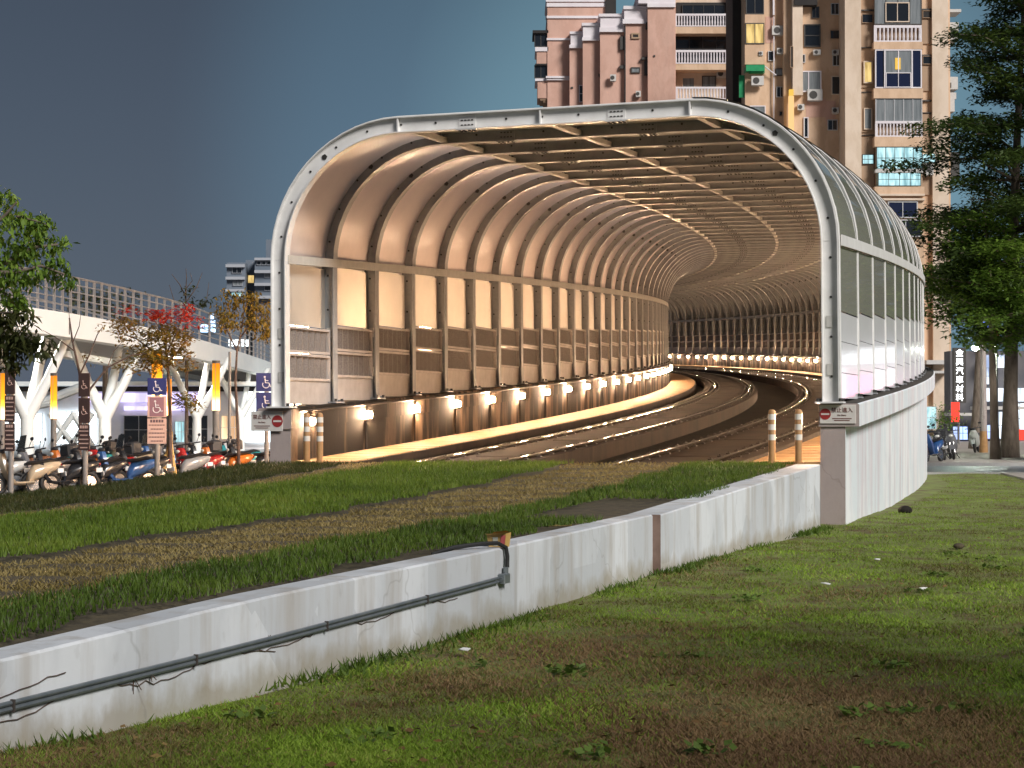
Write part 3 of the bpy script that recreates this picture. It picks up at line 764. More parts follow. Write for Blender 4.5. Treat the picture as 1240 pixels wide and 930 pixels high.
class Facade:
    """collects boxes given by their outline in the photo on a front plane at distance Y"""
    def __init__(self, name, label, cat, Y, pxc, group=None):
        b = at(pxc, 500, Y); self.o = empty(name, (b.x, Y, 0), 0, label, cat, group); self.T = Matrix.Translation(-self.o.location)
    k, Yr, Yn = 1.0, 0, 0
    def xz(self, x0, x1, y0, y1, Y):
        a = at(x0,y1,Y); b = at(x1,y0,Y); return a.x, b.x, a.z, b.z
    def mb(self):
        m_ = MB(); m_.M = self.T; return m_
    def box(self, mb, x0,x1,y0,y1,Y,dep,m=0):
        Y = self.Yn+(Y-self.Yr)*self.k; a,b,c,d_ = self.xz(x0,x1,y0,y1,Y); mb.box(a,b,Y,Y+dep,c,d_,m)
    def part(self, name, m_, rects, parent=None):
        for r_ in rects:
            mb = self.mb(); self.box(mb,*r_); o = mb.build(name, m_, self.o if parent is None else parent)
        if parent is not None: o.matrix_parent_inverse = Matrix.Identity(4)
        return o
    def window(self, x0,x1,y0,y1,Y, pane='glassd', frame='alu', nx=2, ny=1, fw=1.3, name='window', label=None):
        """frame proud of the wall by 10 cm, pane set back in it; mullions belong to the frame"""
        Y = self.Yn+(Y-self.Yr)*self.k; mb = self.mb(); a,b,c,d_ = self.xz(x0,x1,y0,y1,Y); t = fw*Y/F
        f0 = Y-.10
        mb.box(a,a+t,f0,Y+.02,c,d_); mb.box(b-t,b,f0,Y+.02,c,d_); mb.box(a+t,b-t,f0,Y+.02,d_-t,d_); mb.box(a+t,b-t,f0,Y+.02,c,c+t)
        for i in range(1,nx):
            x = a+(b-a)*i/nx; mb.box(x-t*.4,x+t*.4,f0+.01,Y+.02,c+t,d_-t)
        for i in range(1,ny):
            z = c+(d_-c)*i/ny; mb.box(a+t,b-t,f0+.015,Y+.02,z-t*.4,z+t*.4)
        w = mb.build(name, M[frame], self.o); 
        if label: w['label'] = label
        mb = self.mb(); mb.box(a+t*.9,b-t*.9,Y-.05,Y-.03,c+t*.9,d_-t*.9); mb.build('pane', M[pane], w); return w
    def rail(self, x0,x1,y0,y1,Y,n,dep=.9,name='balustrade'):
        Y = self.Yn+(Y-self.Yr)*self.k; mb = self.mb(); a,b,c,d_ = self.xz(x0,x1,y0,y1,Y); h = d_-c
        mb.box(a,b,Y-.02,Y+.14,d_-h*.16,d_); mb.box(a,b,Y,Y+.12,c,c+h*.08)
        for i in range(n):
            x = a+(b-a)*(i+.5)/n; r_ = (b-a)/n*.30
            mb.tube([(x,Y+.06,c+h*.08),(x,Y+.06,c+h*.3),(x,Y+.06,c+h*.55),(x,Y+.06,d_-h*.16)], [r_*.7,r_,r_*.7,r_*.9], 6)
        for xx in (a+.05,b-.05): mb.box(xx-.06,xx+.06,Y-.01,Y+.13,c,d_-h*.16)
        return mb.build(name, M['cornice'], self.o)
    def ac(self, x0,x1,y0,y1,Y,label=None):
        Y = self.Yn+(Y-self.Yr)*self.k; mb = self.mb(); a,b,c,d_ = self.xz(x0,x1,y0,y1,Y-.45); mb.box(a,b,Y-.45,Y-.1,c,d_); mb.box(a+.1,b-.1,Y-.1,Y+.05,c-.04,c+.02)
        o = mb.build('air_conditioner', M['ac'], self.o)
        mb = self.mb(); r_ = min(b-a,d_-c)*.36; mb.disc(((a+b)/2-(b-a)*.12,Y-.452,(c+d_)/2),(0,-1,0),r_,14,0,.02); mb.build('fan_grille', M['aludark'], o)
# left pink block
A = Facade('apartment_building', 'pink stepped apartment block with white cornices and balustraded balconies behind the canopy', 'building', 160, 770); A.k, A.Yr, A.Yn = .55, 158, 178
A.part('wall', M['pink'], [(663,735,-60,540,166,6),(690,708,57,540,164,8),(706,730,48,540,162.5,9),(727,775,38,540,161,10),(757,786,28,540,160,10),(785,817,8,540,158.5,12)])
A.part('cornice', M['cornice'], [(661,735,-2,2,165.7,6.6),(662,735,3.5,8,165.8,6.4),(662,735,19,22,165.75,6.5),(662,735,46,48.5,165.75,6.5),(661,692,92,94.5,165.4,1),(662,692,95,97,165.6,1),
   (690,708,38,41,163.5,8),(691,708,41,54,163.8,8),(689.5,708,54,58,163.5,8),(704.5,731,27.5,31,162,9),(706,731,31,45,162.3,9),(705,731,45,49,162,9),
   (725,776,16.5,20,160.5,10),(727,776,20,33,160.8,10),(726,776,33,38.5,160.5,10),(755,788,7,11,159.5,10),(756,788,11,23,159.8,10),(754,788,23,28.5,159.5,10),(772,818,-10,-6,158,12),(773,818,-6,4,158.3,12),(784,818,4,8.5,158.1,12)])
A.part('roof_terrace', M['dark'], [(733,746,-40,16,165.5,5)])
A.part('side_bay', M['pink'], [(650,664,62,78,166.2,4),(651,664,98,119,166.2,4)]); A.part('bay_sill', M['cornice'], [(648,664,57,62,166,4.4),(648,664,95,98,166,4.4)])
for y0,y1 in ((41,57),(79,95)): A.window(647,663,y0,y1,166.6,'glassd','aludark',2,1,1.0)
A.part('bay_roof', M['dark'], [(645,664,36.5,40,166,4.4),(648,664,77,79,166.1,4.2)]); A.part('bay_bracket', M['brown'], [(654,664,119,121.5,166.4,3.6),(658,664,121.5,124,166.6,3.2)])
A.part('balcony_wall', M['beige'], [(815,893,-40,540,162,8)]); A.part('balcony_pier', M['pink'], [(813.5,818,-60,540,158.6,4),(885,890,-60,540,160,3)])
A.part('balcony_slab', M['tan'], [(815,886,32.5,40.5,158.7,3.4),(815,888,77.5,84.5,158.7,3.4),(815,888,120.5,140,158.7,3.4)])
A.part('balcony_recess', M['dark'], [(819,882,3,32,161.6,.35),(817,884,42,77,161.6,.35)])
A.rail(817,881,16.5,32,158.8,19); A.rail(817,884,60.5,77,158.8,19); A.rail(818,885,105,120,158.8,18)
for r_ in ((826,878,6,30),(818,884,44,74)): A.window(*r_,161.5,'glassd','aludark',4,2,.6)
A.window(850,867,92,105,161.9,'glassg','aludark',2,1,1.0); A.window(826,841,94,106,161.9,'glassg','beige',1,1,.8); A.ac(868,880,84.5,93.5,161.9)
A.window(701,709,103,124,163.9,'glassd','cornice',1,2,1.0); A.window(764,775,81.5,88.5,159.9,'glassg','aludark',1,1,1.2); A.window(764.5,774.5,40,47,159.9,'dark','brown',1,1,1.8)
A.part('vent_hood', M['aludark'], [(751,756.5,44,60,160.4,.5),(750.5,756.5,79,83,160.3,.6),(725,729,89,92,161.5,1),(777,785,69,72,159.2,.8),(780.5,785,72,91,159.4,.6),(782,786,27,35,159.2,.8),(791.5,793.5,66.5,68.5,158.3,.2),(691.5,694,105,107,163.8,.2)])
mb = A.mb(); a,b,c,d_ = A.xz(756.6,757.6,30,540,160); mb.tube([((a+b)/2,160.0,c),((a+b)/2,160.0,d_)], .06, 6); A_dp = mb.build('drain_pipe', M['aludark'], A.o)
# right tan block and bay tower
B = Facade('apartment_building', 'tall tan apartment tower with a column of bay windows, some lit, behind the trees', 'building', 122, 1020); B.k, B.Yr, B.Yn = .42, 121, 153
B.part('wall', M['tan'], [(903,950,-60,540,130,8),(950,1026,-60,540,128,10),(1042,1150,-60,540,122.5,10)])
B.part('gap_wall', M['dark'], [(888,906,-60,540,136,5)])
B.part('pier', M['beige'], [(1024.5,1042.5,-60,540,121.2,10),(1130.5,1148,-60,540,121.4,10)])
B.part('recess_wall', M['brown'], [(1042.5,1058.5,28,57,122.2,.4),(1042.5,1058.5,74,106,122.2,.4),(1042.5,1058.5,112,160,122.2,.4),(1042.5,1058.5,166,230,122.2,.4),(1116,1130.5,24,53,122.2,.4),(1116,1130.5,80,110,122.2,.4),(1116,1130.5,138,175,122.2,.4),(1116,1130.5,200,236,122.2,.4)])
B.part('recess_ledge', M['aludark'], [(1042.5,1058.5,11.5,13,122,.6),(1042.5,1058.5,57,58,122,.6),(1042.5,1058.5,111,112,122,.6),(1042.5,1058.5,163,164,122,.6),(1116,1130.5,10.5,12,122,.6),(1116,1130.5,66,67.5,122,.6),(1116,1130.5,121,122.5,122,.6),(1116,1130.5,136,137,122,.6)])
B.part('bay', M['tan'], [(1057,1118,-60,-4,120.6,2.5),(1058,1117.5,50.5,59.5,120.2,2.6),(1058,1118,107,119,120.2,2.6),(1059,1119,165.5,177.5,120.2,2.6),(1059,1119.5,226,236,120.2,2.6),(1062,1119,236,540,120.9,2.6)])
B.part('bay_core', M['brown'], [(1060,1116,-4,50.5,121,1.8),(1060,1116,59.5,107,121,1.8),(1060,1117,119,165.5,121,1.8),(1061,1117,177.5,226,121,1.8)])
B.part('bay_cornice', M['beige'], [(1058,1120,234.5,237,120,2.6),(1061,1120,240,242.5,120.3,2.6)])
B.window(1058.5,1116,-4,30,120.9,'glassg','aludark',4,1,1.0); B.window(1072,1101,3,27,120.75,'glassd','beige',2,1,1.2)
B.rail(1058.5,1116,30.5,50.5,120.25,12); 
B.window(1059.5,1116,60,107,120.5,'glassn','cornice',1,1,1.5); B.window(1070.5,1105,60,107,120.35,'glassg','cornice',2,1,1.6); B.window(1072.5,1103,88,106,120.25,'glassn','cornice',2,1,.9)
B.part('hanging_lamp', M['lityel'], [(1084,1090.5,70,84,120.15,.06)])
B.window(1060,1116.5,119,148,120.6,'glassg','alu',5,1,1.0); B.rail(1060,1117,146.5,165.5,120.25,14)
B.window(1061,1117,178,205,120.4,'litcold','aludark',5,2,.9, label='bay window lit cold white'); B.window(1063,1115,209,225.5,120.4,'litcold','aludark',4,2,.8, label='lower lit cold white pane of the same bay'); B.part('planter_ledge', M['ac'], [(1060,1118,204.5,209,119.9,.6)])
B.window(1075,1111,244,264,120.8,'glassn','alu',2,1,1.2); B.window(1077,1116,266,287,120.8,'glassd','alu',2,1,1.2)
B.window(1043.5,1057,17,28,122.1,'glassd','brown',1,1,.6); B.window(1045.5,1056.5,74,101,122,'litwarm','beige',1,1,1.6); B.window(1046,1056,131,157,122.1,'glassg','beige',1,1,1.2); B.window(1044,1058,187,199,122.1,'litcold','aludark',2,2,.8)
B.window(1117,1130,13,22,122.1,'dark','brown',1,1,.6); B.window(1117,1130,68,78,122.1,'glassd','brown',1,1,.6)
B.part('lit_sign', M['litcold'], [(1118.5,1132.5,186.5,196,120.8,.5)]); B.ac(1121,1130.5,198,212,122)
# cluttered middle
B.part('sill_pipe', M['cornice'], [(936,938,-10,18,129.2,.3)])
B.window(903,925,-8,17.5,129.9,'glassd','aludark',2,1,1.2); B.part('bay', M['tan'], [(902,926,17.5,28,129,1.5),(902,926,54,78,129,1.5)])
B.window(902.5,925.5,28,53.5,129.1,'litwarm','aludark',2,1,1.2,label='warm yellow lit window'); B.part('bay_core', M['brown'], [(904,925,28,54,129.3,1)])
B.ac(935,951,31,42,130); B.part('awning', M['green'], [(903.5,926,78.5,86,128.2,1.6),(908,926,86,88,128.6,1)]); B.ac(910,925,92,103,129.4,None)
B.part('net_screen', M['green'], [(895,910,91,118,130.5,.1)])
B.part('wall_patch', M['pink'], [(927,937,20,52,129.93,.1),(954,958,5,120,129,1),(1016,1024,55,130,127.94,.1),(1000,1012,122,152,127.95,.1),(976,1000,120,142,127.94,.1)])
B.part('corner_pier', M['beige'], [(960,972,-60,115,126.4,2)])
B.part('lamp_glow_strip', M['lampglow'], [(955.5,961.5,116,165,125.9,.4)]); B.part('wall_lamp', M['lityel'], [(956,961,108,115,125.9,.4)])  # emissive strip stands in for the lamp's light on the wall
B.window(973.5,993.5,29.5,57,127.9,'glassd','aludark',1,2,1.4); B.window(1005,1018,36.5,47.5,127.9,'glassd','brown',1,1,.7); B.window(963.5,994.5,86,111.5,127.6,'glassg','cornice',2,1,1.4); B.ac(978,996,108,121.5,127.9)
B.window(1006.5,1018.5,92,115,127.9,'glassd','beige',1,1,1.2); B.window(973,979,142,167,127.9,'glassd','cornice',1,1,1.2); B.window(943,953,134.5,141,129.9,'glassd','brown',1,1,.9); B.window(908,927,128,142,129.6,'glassg','cornice',1,1,1.2); B.window(939,953,83,92,129.9,'glassg','aludark',1,1,.9)
B.window(957,960.5,56,82,125.8+.7,'dark','brown',1,1,.6); B.part('roof_clutter', M['dark'], [(962,990,-10,6,126,1.5)])
for r_ in ((1148,1164,11,14.5,123,2),(1148,1161,27,48,124,2),(1148,1160,93,108,124,2),(1149,1158,112,120,124,2),(1148,1156,120,135,124,2)): B.part('side_balcony', M['ac'], [r_])
B.part('side_window', M['aludark'], [(1152,1156.5,35,45,123.8,.3),(1149,1152,100,106,123.8,.3)])
B.part('side_sign', M['aludark'], [(1150,1162,184,216,123,.6)])
for s_ in (1028,1038): 
    pass
mb = B.mb()
for (xa,ya,xb,yb) in ((926,80,933,86),(933,86,940,91)): pa,pb = at(xa,ya,156.3),at(xb,yb,156.3); mb.tube([pa,pb],.05,6)
for xx in (937,949): pa,pb = at(xx,20,156.5),at(xx,300,156.5); mb.tube([pa,pb],.05,6)
mb.build('drain_pipe', M['cornice'], B.o)
# ground floor details seen between canopy and trees
B.part('canopy_roof', M['ac'], [(1122,1152,436,441,118,3),(1122,1150,449,452,118.5,3)]); B.window(1121,1134,492,520,120.5,'litcold','alu',1,2,1.0)
B.part('shop_sign', M['signred'], [(1150.5,1157,488,512,119,.4)])

# distant block on the left
Cb = Facade('distant_apartment_block', 'distant blue grey apartment block with white ledges seen over the footbridge', 'building', 300, 305)
for (x0,x1,y0,y1,Y) in ((919,924,62,67,129.8),(941,949,58,65,129.9),(985,994,60,66,127.9),(1008,1016,60,66,127.9),(966,974,126,133,127.9),(1008,1016,130,137,127.9)): B.ac(x0,x1,y0,y1,Y)
for (x0,x1,y0,y1,Y) in ((739,746,90,98,160.6),(770,776,110,117,159.9)): A.ac(x0,x1,y0,y1,Y)
for r_ in ((930,938,62,74),(940,950,105,118),(983,992,8,22),(1006,1016,4,18),(968,975,66,76),(1002,1014,145,158),(1008,1018,62,80)): B.window(*r_, 129.9 if r_[0] < 950 else 127.9, 'glassd', 'aludark' if r_[0] % 2 else 'alu', 2 if r_[1]-r_[0] > 8 else 1, 1, .8)
M['bluegrey'] = mat('blue_grey_tile', (.13,.16,.20), (.17,.2,.245), .3, .8); M['ledge'] = mat('pale_ledge', (.40,.42,.46), rough=.7)
Cb.part('wall', M['bluegrey'], [(274,297,318,540,300,14),(297,309,315,540,303,12),(308,345,312,540,300,14),(322,345,290,312,304,10)])
Cb.part('ledge', M['ledge'], [(273,296,320,323.5,299.2,1.5),(273,296,335,338.5,299.2,1.5),(273,296,350,353,299.2,1.5),(308,345,327,330.5,299,1.5),(308,345,342.5,346,299,1.5),(308,345,358,361.5,299,1.5),(308,345,312,315,299.2,1.2)])
for r_,p_ in (((281,293,324,331),'glassd'),((282,294,340,346),'glassg'),((280,295,354,359),'litcold'),((300,308,333,343),'litwarm'),((311,316,316,321),'glassd'),((317,322,316,321),'glassd'),((323,328,316,321),'glassd'),((320,328,331,336),'glassg'),((320,328,346,352),'glassd')): Cb.window(*r_,299.9 if r_[0]<297 or r_[0]>309 else 302.9,p_,'ledge',2 if r_[1]-r_[0]>8 else 1,1,.5)

# ------------------------------------------------------------------ left: footbridge
M['bwhite'] = mat('bridge_white', (.68,.73,.73), (.74,.78,.78), .6, .5); M['inox'] = mat('railing_steel', (.45,.42,.40), (.55,.52,.5), 3, .35, .7); M['under'] = mat('deck_soffit', (.5,.48,.44), rough=.7)
bp = [(-120,50,6.5),(5,58,6.34),(89,62,6.2),(165,67,6.06),(245,76,5.88),(330,105,5.72),(362,135,5.62)]
pts = [((px-620)/F*Y, Y, z) for px,Y,z in bp]
def smooth(pts, n):
    P_ = [Vector(p) for p in pts]; out = []
    for i in range(len(P_)-1):
        p0,p1,p2,p3 = P_[max(i-1,0)],P_[i],P_[i+1],P_[min(i+2,len(P_)-1)]
        for k in range(n):
            t = k/n; out.append(.5*((2*p1)+(p2-p0)*t+(2*p0-5*p1+4*p2-p3)*t*t+(3*p1-p0-3*p2+p3)*t**3))
    return out+[P_[-1]]
bl = smooth(pts, 8)
bro = empty('footbridge', (bl[10].x, bl[10].y, 0), 0, 'long white elevated footbridge on Y shaped columns with steel railings, descending behind the scooters', 'footbridge'); BT = Matrix.Translation(-bro.location)
def along(prof, name, m_, pts_=bl):
    mb = MB(); mb.M = BT; rings = []
    for i,p in enumerate(pts_):
        d = (pts_[min(i+1,len(pts_)-1)]-pts_[max(i-1,0)]); d.z = 0; d.normalize(); n_ = Vector((-d.y,d.x,0))
        rings.append([p+n_*a+Vector((0,0,b)) for a,b in prof])
    mb.sweep(rings); return mb.build(name, m_, bro)
along([(0,-1.22),(0,-2.0),(.25,-2.05),(.25,-1.22)], 'fascia', M['bwhite'])
along([(.25,-1.30),(.25,-1.75),(4.8,-1.75),(4.8,-1.30)], 'deck', M['under'])
along([(4.8,-1.22),(4.8,-2.0),(5.05,-2.05),(5.05,-1.22)], 'fascia', M['bwhite'])
for off in (.12, 4.9):
    mb = MB(); mb.M = BT
    for i,p in enumerate(bl):
        d = (bl[min(i+1,len(bl)-1)]-bl[max(i-1,0)]); d.z = 0; d.normalize(); n_ = Vector((-d.y,d.x,0)); 
    ln = []
    for i,p in enumerate(bl):
        d = (bl[min(i+1,len(bl)-1)]-bl[max(i-1,0)]); d.z = 0; d.normalize(); ln.append(p+Vector((-d.y,d.x,0))*off)
    for dz,r_ in ((0,.042),(-.24,.024),(-.48,.024),(-.72,.024),(-.96,.024)): mb.tube([q+Vector((0,0,dz)) for q in ln], r_, 6)
    acc = 0; last = ln[0]
    for a,b in zip(ln[:-1],ln[1:]):
        n_ = max(1,round((b-a).length/2.6))
        for k in range(n_ if off < 1 else 0):
            q = a.lerp(b,k/n_); mb.box(q.x-.04,q.x+.04,q.y-.04,q.y+.04,q.z-1.22,q.z)
    mb.build('railing', M['inox'], bro)
for px,Y,w_ in ((-70,57,.24),(33,60.5,.23),(127,66,.23),(238.5,77,.19),(292,92,.19)):
    mb = MB(); mb.M = BT; c0 = at(px,500,Y+1.6); zf = at(px,502,Y).z; zb = np.interp(Y,[50,58,76,105],[6.5,6.34,5.88,5.72])-1.95
    mb.tube([(c0.x,c0.y,-.1),(c0.x,c0.y,zf)],[w_,w_*.95],14)
    for sx,sy in ((1.25,.5),(-1.15,-.3),(.2,1.6)):
        mb.tube([(c0.x,c0.y,zf-.12),(c0.x+sx*.5,c0.y+sy*.5,zf+(zb-zf)*.45),(c0.x+sx,c0.y+sy,zb+.1)],[w_*.95,w_*.72,w_*.62],12)
    mb.build('column', M['bwhite'], bro, smooth=True)

# soffit lamps and added, unseen light columns backlighting the left canopy panels
M['soffit'] = emis('soffit_lamp_light', (1,.9,.75), 420)
for px,Y in ((20,61),(80,65),(105,66),(150,70),(215,77),(262,85),(300,95)):
    c_ = at(px,500,Y+2.2); zb = float(np.interp(Y,[50,58,76,105],[6.5,6.34,5.88,5.72]))-1.78
    mb = MB(); mb.M = BT; mb.tube([(c_.x,c_.y,zb-.06),(c_.x,c_.y,zb)], .22, 12); mb.build('soffit_lamp', M['soffit'], bro)
# station hall behind, lit
M['hall'] = mat('hall_cladding', (.66,.66,.70), (.76,.76,.79), .8, .5); M['purple'] = emis_window('purple_light_band', (.62,.55,.95), (.30,.27,.5), 1.5, .5); M['shoplit'] = emis_window('shop_front_light', (.8,.95,1), (.45,.5,.52), 3.0, .35); M['warmlit'] = emis_window('warm_shop_light', (1,.72,.42), (.3,.18,.1), 1.6, .4)
Hs = Facade('station_hall', 'brightly lit station hall with a purple light band under the footbridge', 'building', 96, 150)
Hs.part('wall', M['hall'], [(-80,345,474,545,97,6)]); Hs.part('roof', M['bwhite'], [(-80,345,462,467,94,10)]); Hs.part('upper_band', M['dark'], [(-80,345,467,474,96.6,5)])
Hs.part('light_band', M['purple'], [(100,238,476,487,96.7,.3),(150,232,492,497,96.7,.3)])
for r_,p_ in (((-20,52,500,538),'shoplit'),((62,118,498,538),'shoplit'),((212,224,510,536),'litcold'),((150,205,503,538),'glassd'),((268,292,503,532),'warmlit'),((296,330,470,536),'shoplit'),((226,252,503,536),'glassd')): Hs.window(*r_,96.8,p_,'alu',3,2,.6)
mb = Hs.mb()
for x0,x1 in ((60,90),(90,62),(88,112),(112,86)): mb.tube([at(x0,500,94),at(x1,540,94)],.16,8)
mb.build('cross_brace', M['bwhite'], Hs.o)
mb = Hs.mb(); mb.tube([at(40,492,90),at(100,468,90)],.22,8); mb.tube([at(-10,500,90),at(60,488,90)],.2,8); mb.build('roof_strut', M['bwhite'], Hs.o)
# blue lit rooftop sign beyond the footbridge
M['bluesign'] = emis('blue_sign_glow', (.45,.68,1), 2.2)
q = Facade('rooftop_light_sign', 'blue white glowing sign blocks on a frame seen behind the footbridge railing', 'sign', 118, 255)
q.part('sign_block', M['bluesign'], [(253,258,380,386,118,.3),(253,260,388,391,118,.3),(243,251,393,396,118,.3),(253,260,393,396,118,.3),(243,251,398,402,118,.3),(253,260,398,402,118,.3)]); q.part('frame', M['aludark'], [(241,262,403,405,118.4,.4),(251.3,252.6,378,545,118.4,.4)])
q = Facade('roadside_light_box', 'wide pale glowing light box behind the footbridge above the yellow leaved tree', 'sign', 122, 290)
q.part('light_face', M['shoplit'], [(277,302,411,419,122,.4)]); q.part('stand', M['aludark'], [(288,290,419,545,122.2,.3)])

# ------------------------------------------------------------------ orange light columns, parking signs, poles
M['orange'] = emis('orange_glow', (1,.36,.02), 1.0)
_n = M['orange'].node_tree; _t = _n.nodes.new('ShaderNodeTexCoord'); _x = _n.nodes.new('ShaderNodeSeparateXYZ'); _r = _n.nodes.new('ShaderNodeValToRGB'); _n.links.new(_t.outputs['Generated'], _x.inputs[0]); _n.links.new(_x.outputs['Z'], _r.inputs[0]); _n.links.new(_r.outputs[0], _n.nodes['Emission'].inputs['Color'])
_e = _r.color_ramp.elements; _e[0].position = .18; _e[0].color = (5,2.6,.8,1); _e[1].position = 1; _e[1].color = (.62,.19,.01,1); _q = _e.new(.45); _q.color = (1.3,.42,.02,1); _q = _e.new(.30); _q.color = (2.2,.85,.1,1)
M['orangehot'] = emis('orange_core', (1,.62,.22), 11); M['lcgrey'] = mat('column_grey', (.16,.15,.14), (.2,.19,.18), 5, .5); M['cap'] = M['aludark']
def light_column(px, Y, ytop, ymid, yhot, w, label):
    b = at(px,500,Y); root = empty('light_column', (b.x,Y,-.1), 0, label, 'lamp', 'orange light columns in the scooter park')
    zt_, zm, zh = [at(px,y,Y).z+.1 for y in (ytop,ymid,yhot)]
    mb = MB(); mb.tube([(0,0,0),(0,0,zm)], w*.9, 14); mb.build('post', M['lcgrey'], root, smooth=True)
    mb = MB(); mb.tube([(0,0,zm),(0,0,zt_)], w, 16); mb.build('light_tube', M['orange'], root, smooth=True)
    mb = MB()
    for k in range(3): mb.tube([(w*1.06*math.cos(2.1*k+.5),w*1.06*math.sin(2.1*k+.5),zm-.05),(w*1.06*math.cos(2.1*k+.5),w*1.06*math.sin(2.1*k+.5),zt_)], .008, 5)
    mb.build('guard_bars', M['lcgrey'], root)
    mb = MB(); mb.tube([(0,0,zt_),(0,0,zt_+.08)], w*1.08, 16); mb.build('cap', M['cap'], root)
light_column(65,56,455,507,494,.095,'orange light column between the second and third parking signs, in front of a bridge column')
light_column(190,58,427,480,470,.16,'broad orange light column directly behind the blue disabled parking sign')
light_column(205,50,459,503,490,.06,'thin orange light column right beside the parking notice')
light_column(261.5,54,440,497,483,.108,'tall orange light column with grey foot standing alone left of the canopy pillar')
light_column(2,52,452,508,495,.105,'orange light column cut by the left edge of the photo')
M['whitecore'] = emis('panel_backlight_glow', (1,.62,.36), 44)  # for unseen columns added to light the left panels from behind
proto = None
for i in range(10):
    if proto is None:
        proto = empty('panel_backlight', (0,0,0)); mb = MB(); mb.tube([(0,0,0),(0,0,1.6)],.14,12); mb.build('post', M['lcgrey'], proto); mb = MB(); mb.tube([(0,0,1.6),(0,0,4.2)],.15,12); mb.build('light_tube', M['whitecore'], proto); o = proto
    else: o = copy_tree(proto)
    o.location = P(8.5+(i-1)*4.6,-7.9,0) if i else P(3.9,-6.25,0); o.location.z = -.1; o.scale = (.55,.55,1) if i == 0 else (1,1,1); tag(o, 'added unseen warm white light column backlighting the milky panels along the left outside of the canopy', 'lamp', 'added light columns behind the left canopy panels')
M['blue'] = mat('sign_blue', (.022,.03,.13), rough=.45); M['symw'] = mat('sign_symbol_white', (.62,.6,.62), rough=.5); M['notice'] = mat('notice_panel', (.55,.36,.30), (.6,.42,.36), 3, .5); M['back'] = mat('sign_brown', (.06,.035,.032), rough=.5); M['ink'] = mat('notice_ink', (.12,.07,.08), rough=.6); M['gal'] = mat('sign_post_grey', (.22,.21,.2), rough=.45)
def wheelchair(mb, cx, cz, s):
    t = .0
    mb.disc((cx-.10*s,-.012,cz+.33*s),(0,-1,0),.065*s,14,0,.006)
    rr = []
    for i in range(15):
        a = R(150+ i*15); rr.append((cx-.02*s+.22*s*math.cos(a), -.014, cz-.15*s+.22*s*math.sin(a)))
    mb.tube(rr, .03*s, 6); mb.tube([(cx-.09*s,-.014,cz+.24*s),(cx-.06*s,-.014,cz-.04*s),(cx+.16*s,-.014,cz-.06*s),(cx+.27*s,-.014,cz-.3*s),(cx+.36*s,-.014,cz-.27*s)], .036*s, 6); mb.tube([(cx-.07*s,-.014,cz+.1*s),(cx+.13*s,-.014,cz+.09*s)], .026*s, 6)
def parking_sign(px, Y, x0, x1, ys_, kinds, label, rz=0):
    b = at(px,500,Y); root = empty('parking_sign', (b.x,Y,-.1), rz, label, 'sign', 'disabled parking signs by the scooters')
    mb = MB(); zt_ = at(px,ys_[0],Y).z+.1; mb.tube([(0,.05,0),(0,.05,zt_-.05)], .06, 12); mb.build('post', M['gal'], root, smooth=True)
    w2 = (x1-x0)/F*Y/2
    for (ya,yb),k in zip(zip(ys_[:-1],ys_[1:]),kinds):
        z1,z0 = at(px,ya,Y).z+.1-.015, at(px,yb,Y).z+.1+.015
        face = {'b':M['blue'],'d':M['back'],'n':M['notice'],'t':M['notice'],'k':M['back']}[k]
        mb = MB(); mb.cbox(-w2,w2,-.012,.012,z0,z1,.005); pl = mb.build('sign_panel', face, root)
        cx,cz,s = 0,(z0+z1)/2,min(z1-z0,2*w2)*.95
        if k in 'bnd':
            mb = MB(); 
            if k == 'n':
                mb.box(-w2*.75,w2*.75,-.018,-.0125,z0+.02,z1-.03); mb.build('blue_field', mat('faded_blue_field',(.25,.13,.16),rough=.5), pl); mb = MB(); mb.M = Matrix.Translation((0,-.008,0))
            wheelchair(mb,cx,cz,s*.9); mb.build('wheelchair_symbol', M['symw'] if k != 'd' else M['notice'], pl)
        else:
            mb = MB(); n_ = 6
            for i in range(n_):
                z = z1-.06-(z1-z0-.12)*i/(n_-1); l = w2*(.85 if i else .7)*(1-.25*((i*7)%3==2)); h_ = .032 if i == 0 else .014
                x = -l
                while x < l: 
                    g = .05 if i == 0 else .028; mb.box(x,min(l,x+g),-.016,-.0125,z-h_,z+h_); x += g*1.3
            mb.build('small_print', M['ink'] if k == 't' else M['notice'], pl)
parking_sign(190,44,179,202,[457,479,506,538],['b','n','t'],'disabled parking sign with a blue panel above a pink notice, at the tripod staked tree')
parking_sign(102,43,94.5,110.5,[451,481,513,546],['d','d','k'],'dark brown disabled parking sign in front of the bare branched tree', R(-20))
parking_sign(12,42,5,19.5,[446,478,512,547],['d','k','k'],'dark brown parking sign at the left edge under the leafy branches', R(-20))
parking_sign(322.5,50,313,338,[451,474.5,500],['b','b'],'blue disabled parking sign half hidden behind the left canopy pillar')
mb = MB(); b = at(278,500,52); mb.tube([(0,0,0),(0,0,at(278,426,52).z+.1)], [.05,.035], 8); tag(mb.build('thin_pole', M['gal'], None, True, (b.x,52,-.1)), 'thin dark pole rising in front of the footbridge beside the yellow leaved tree', 'pole')

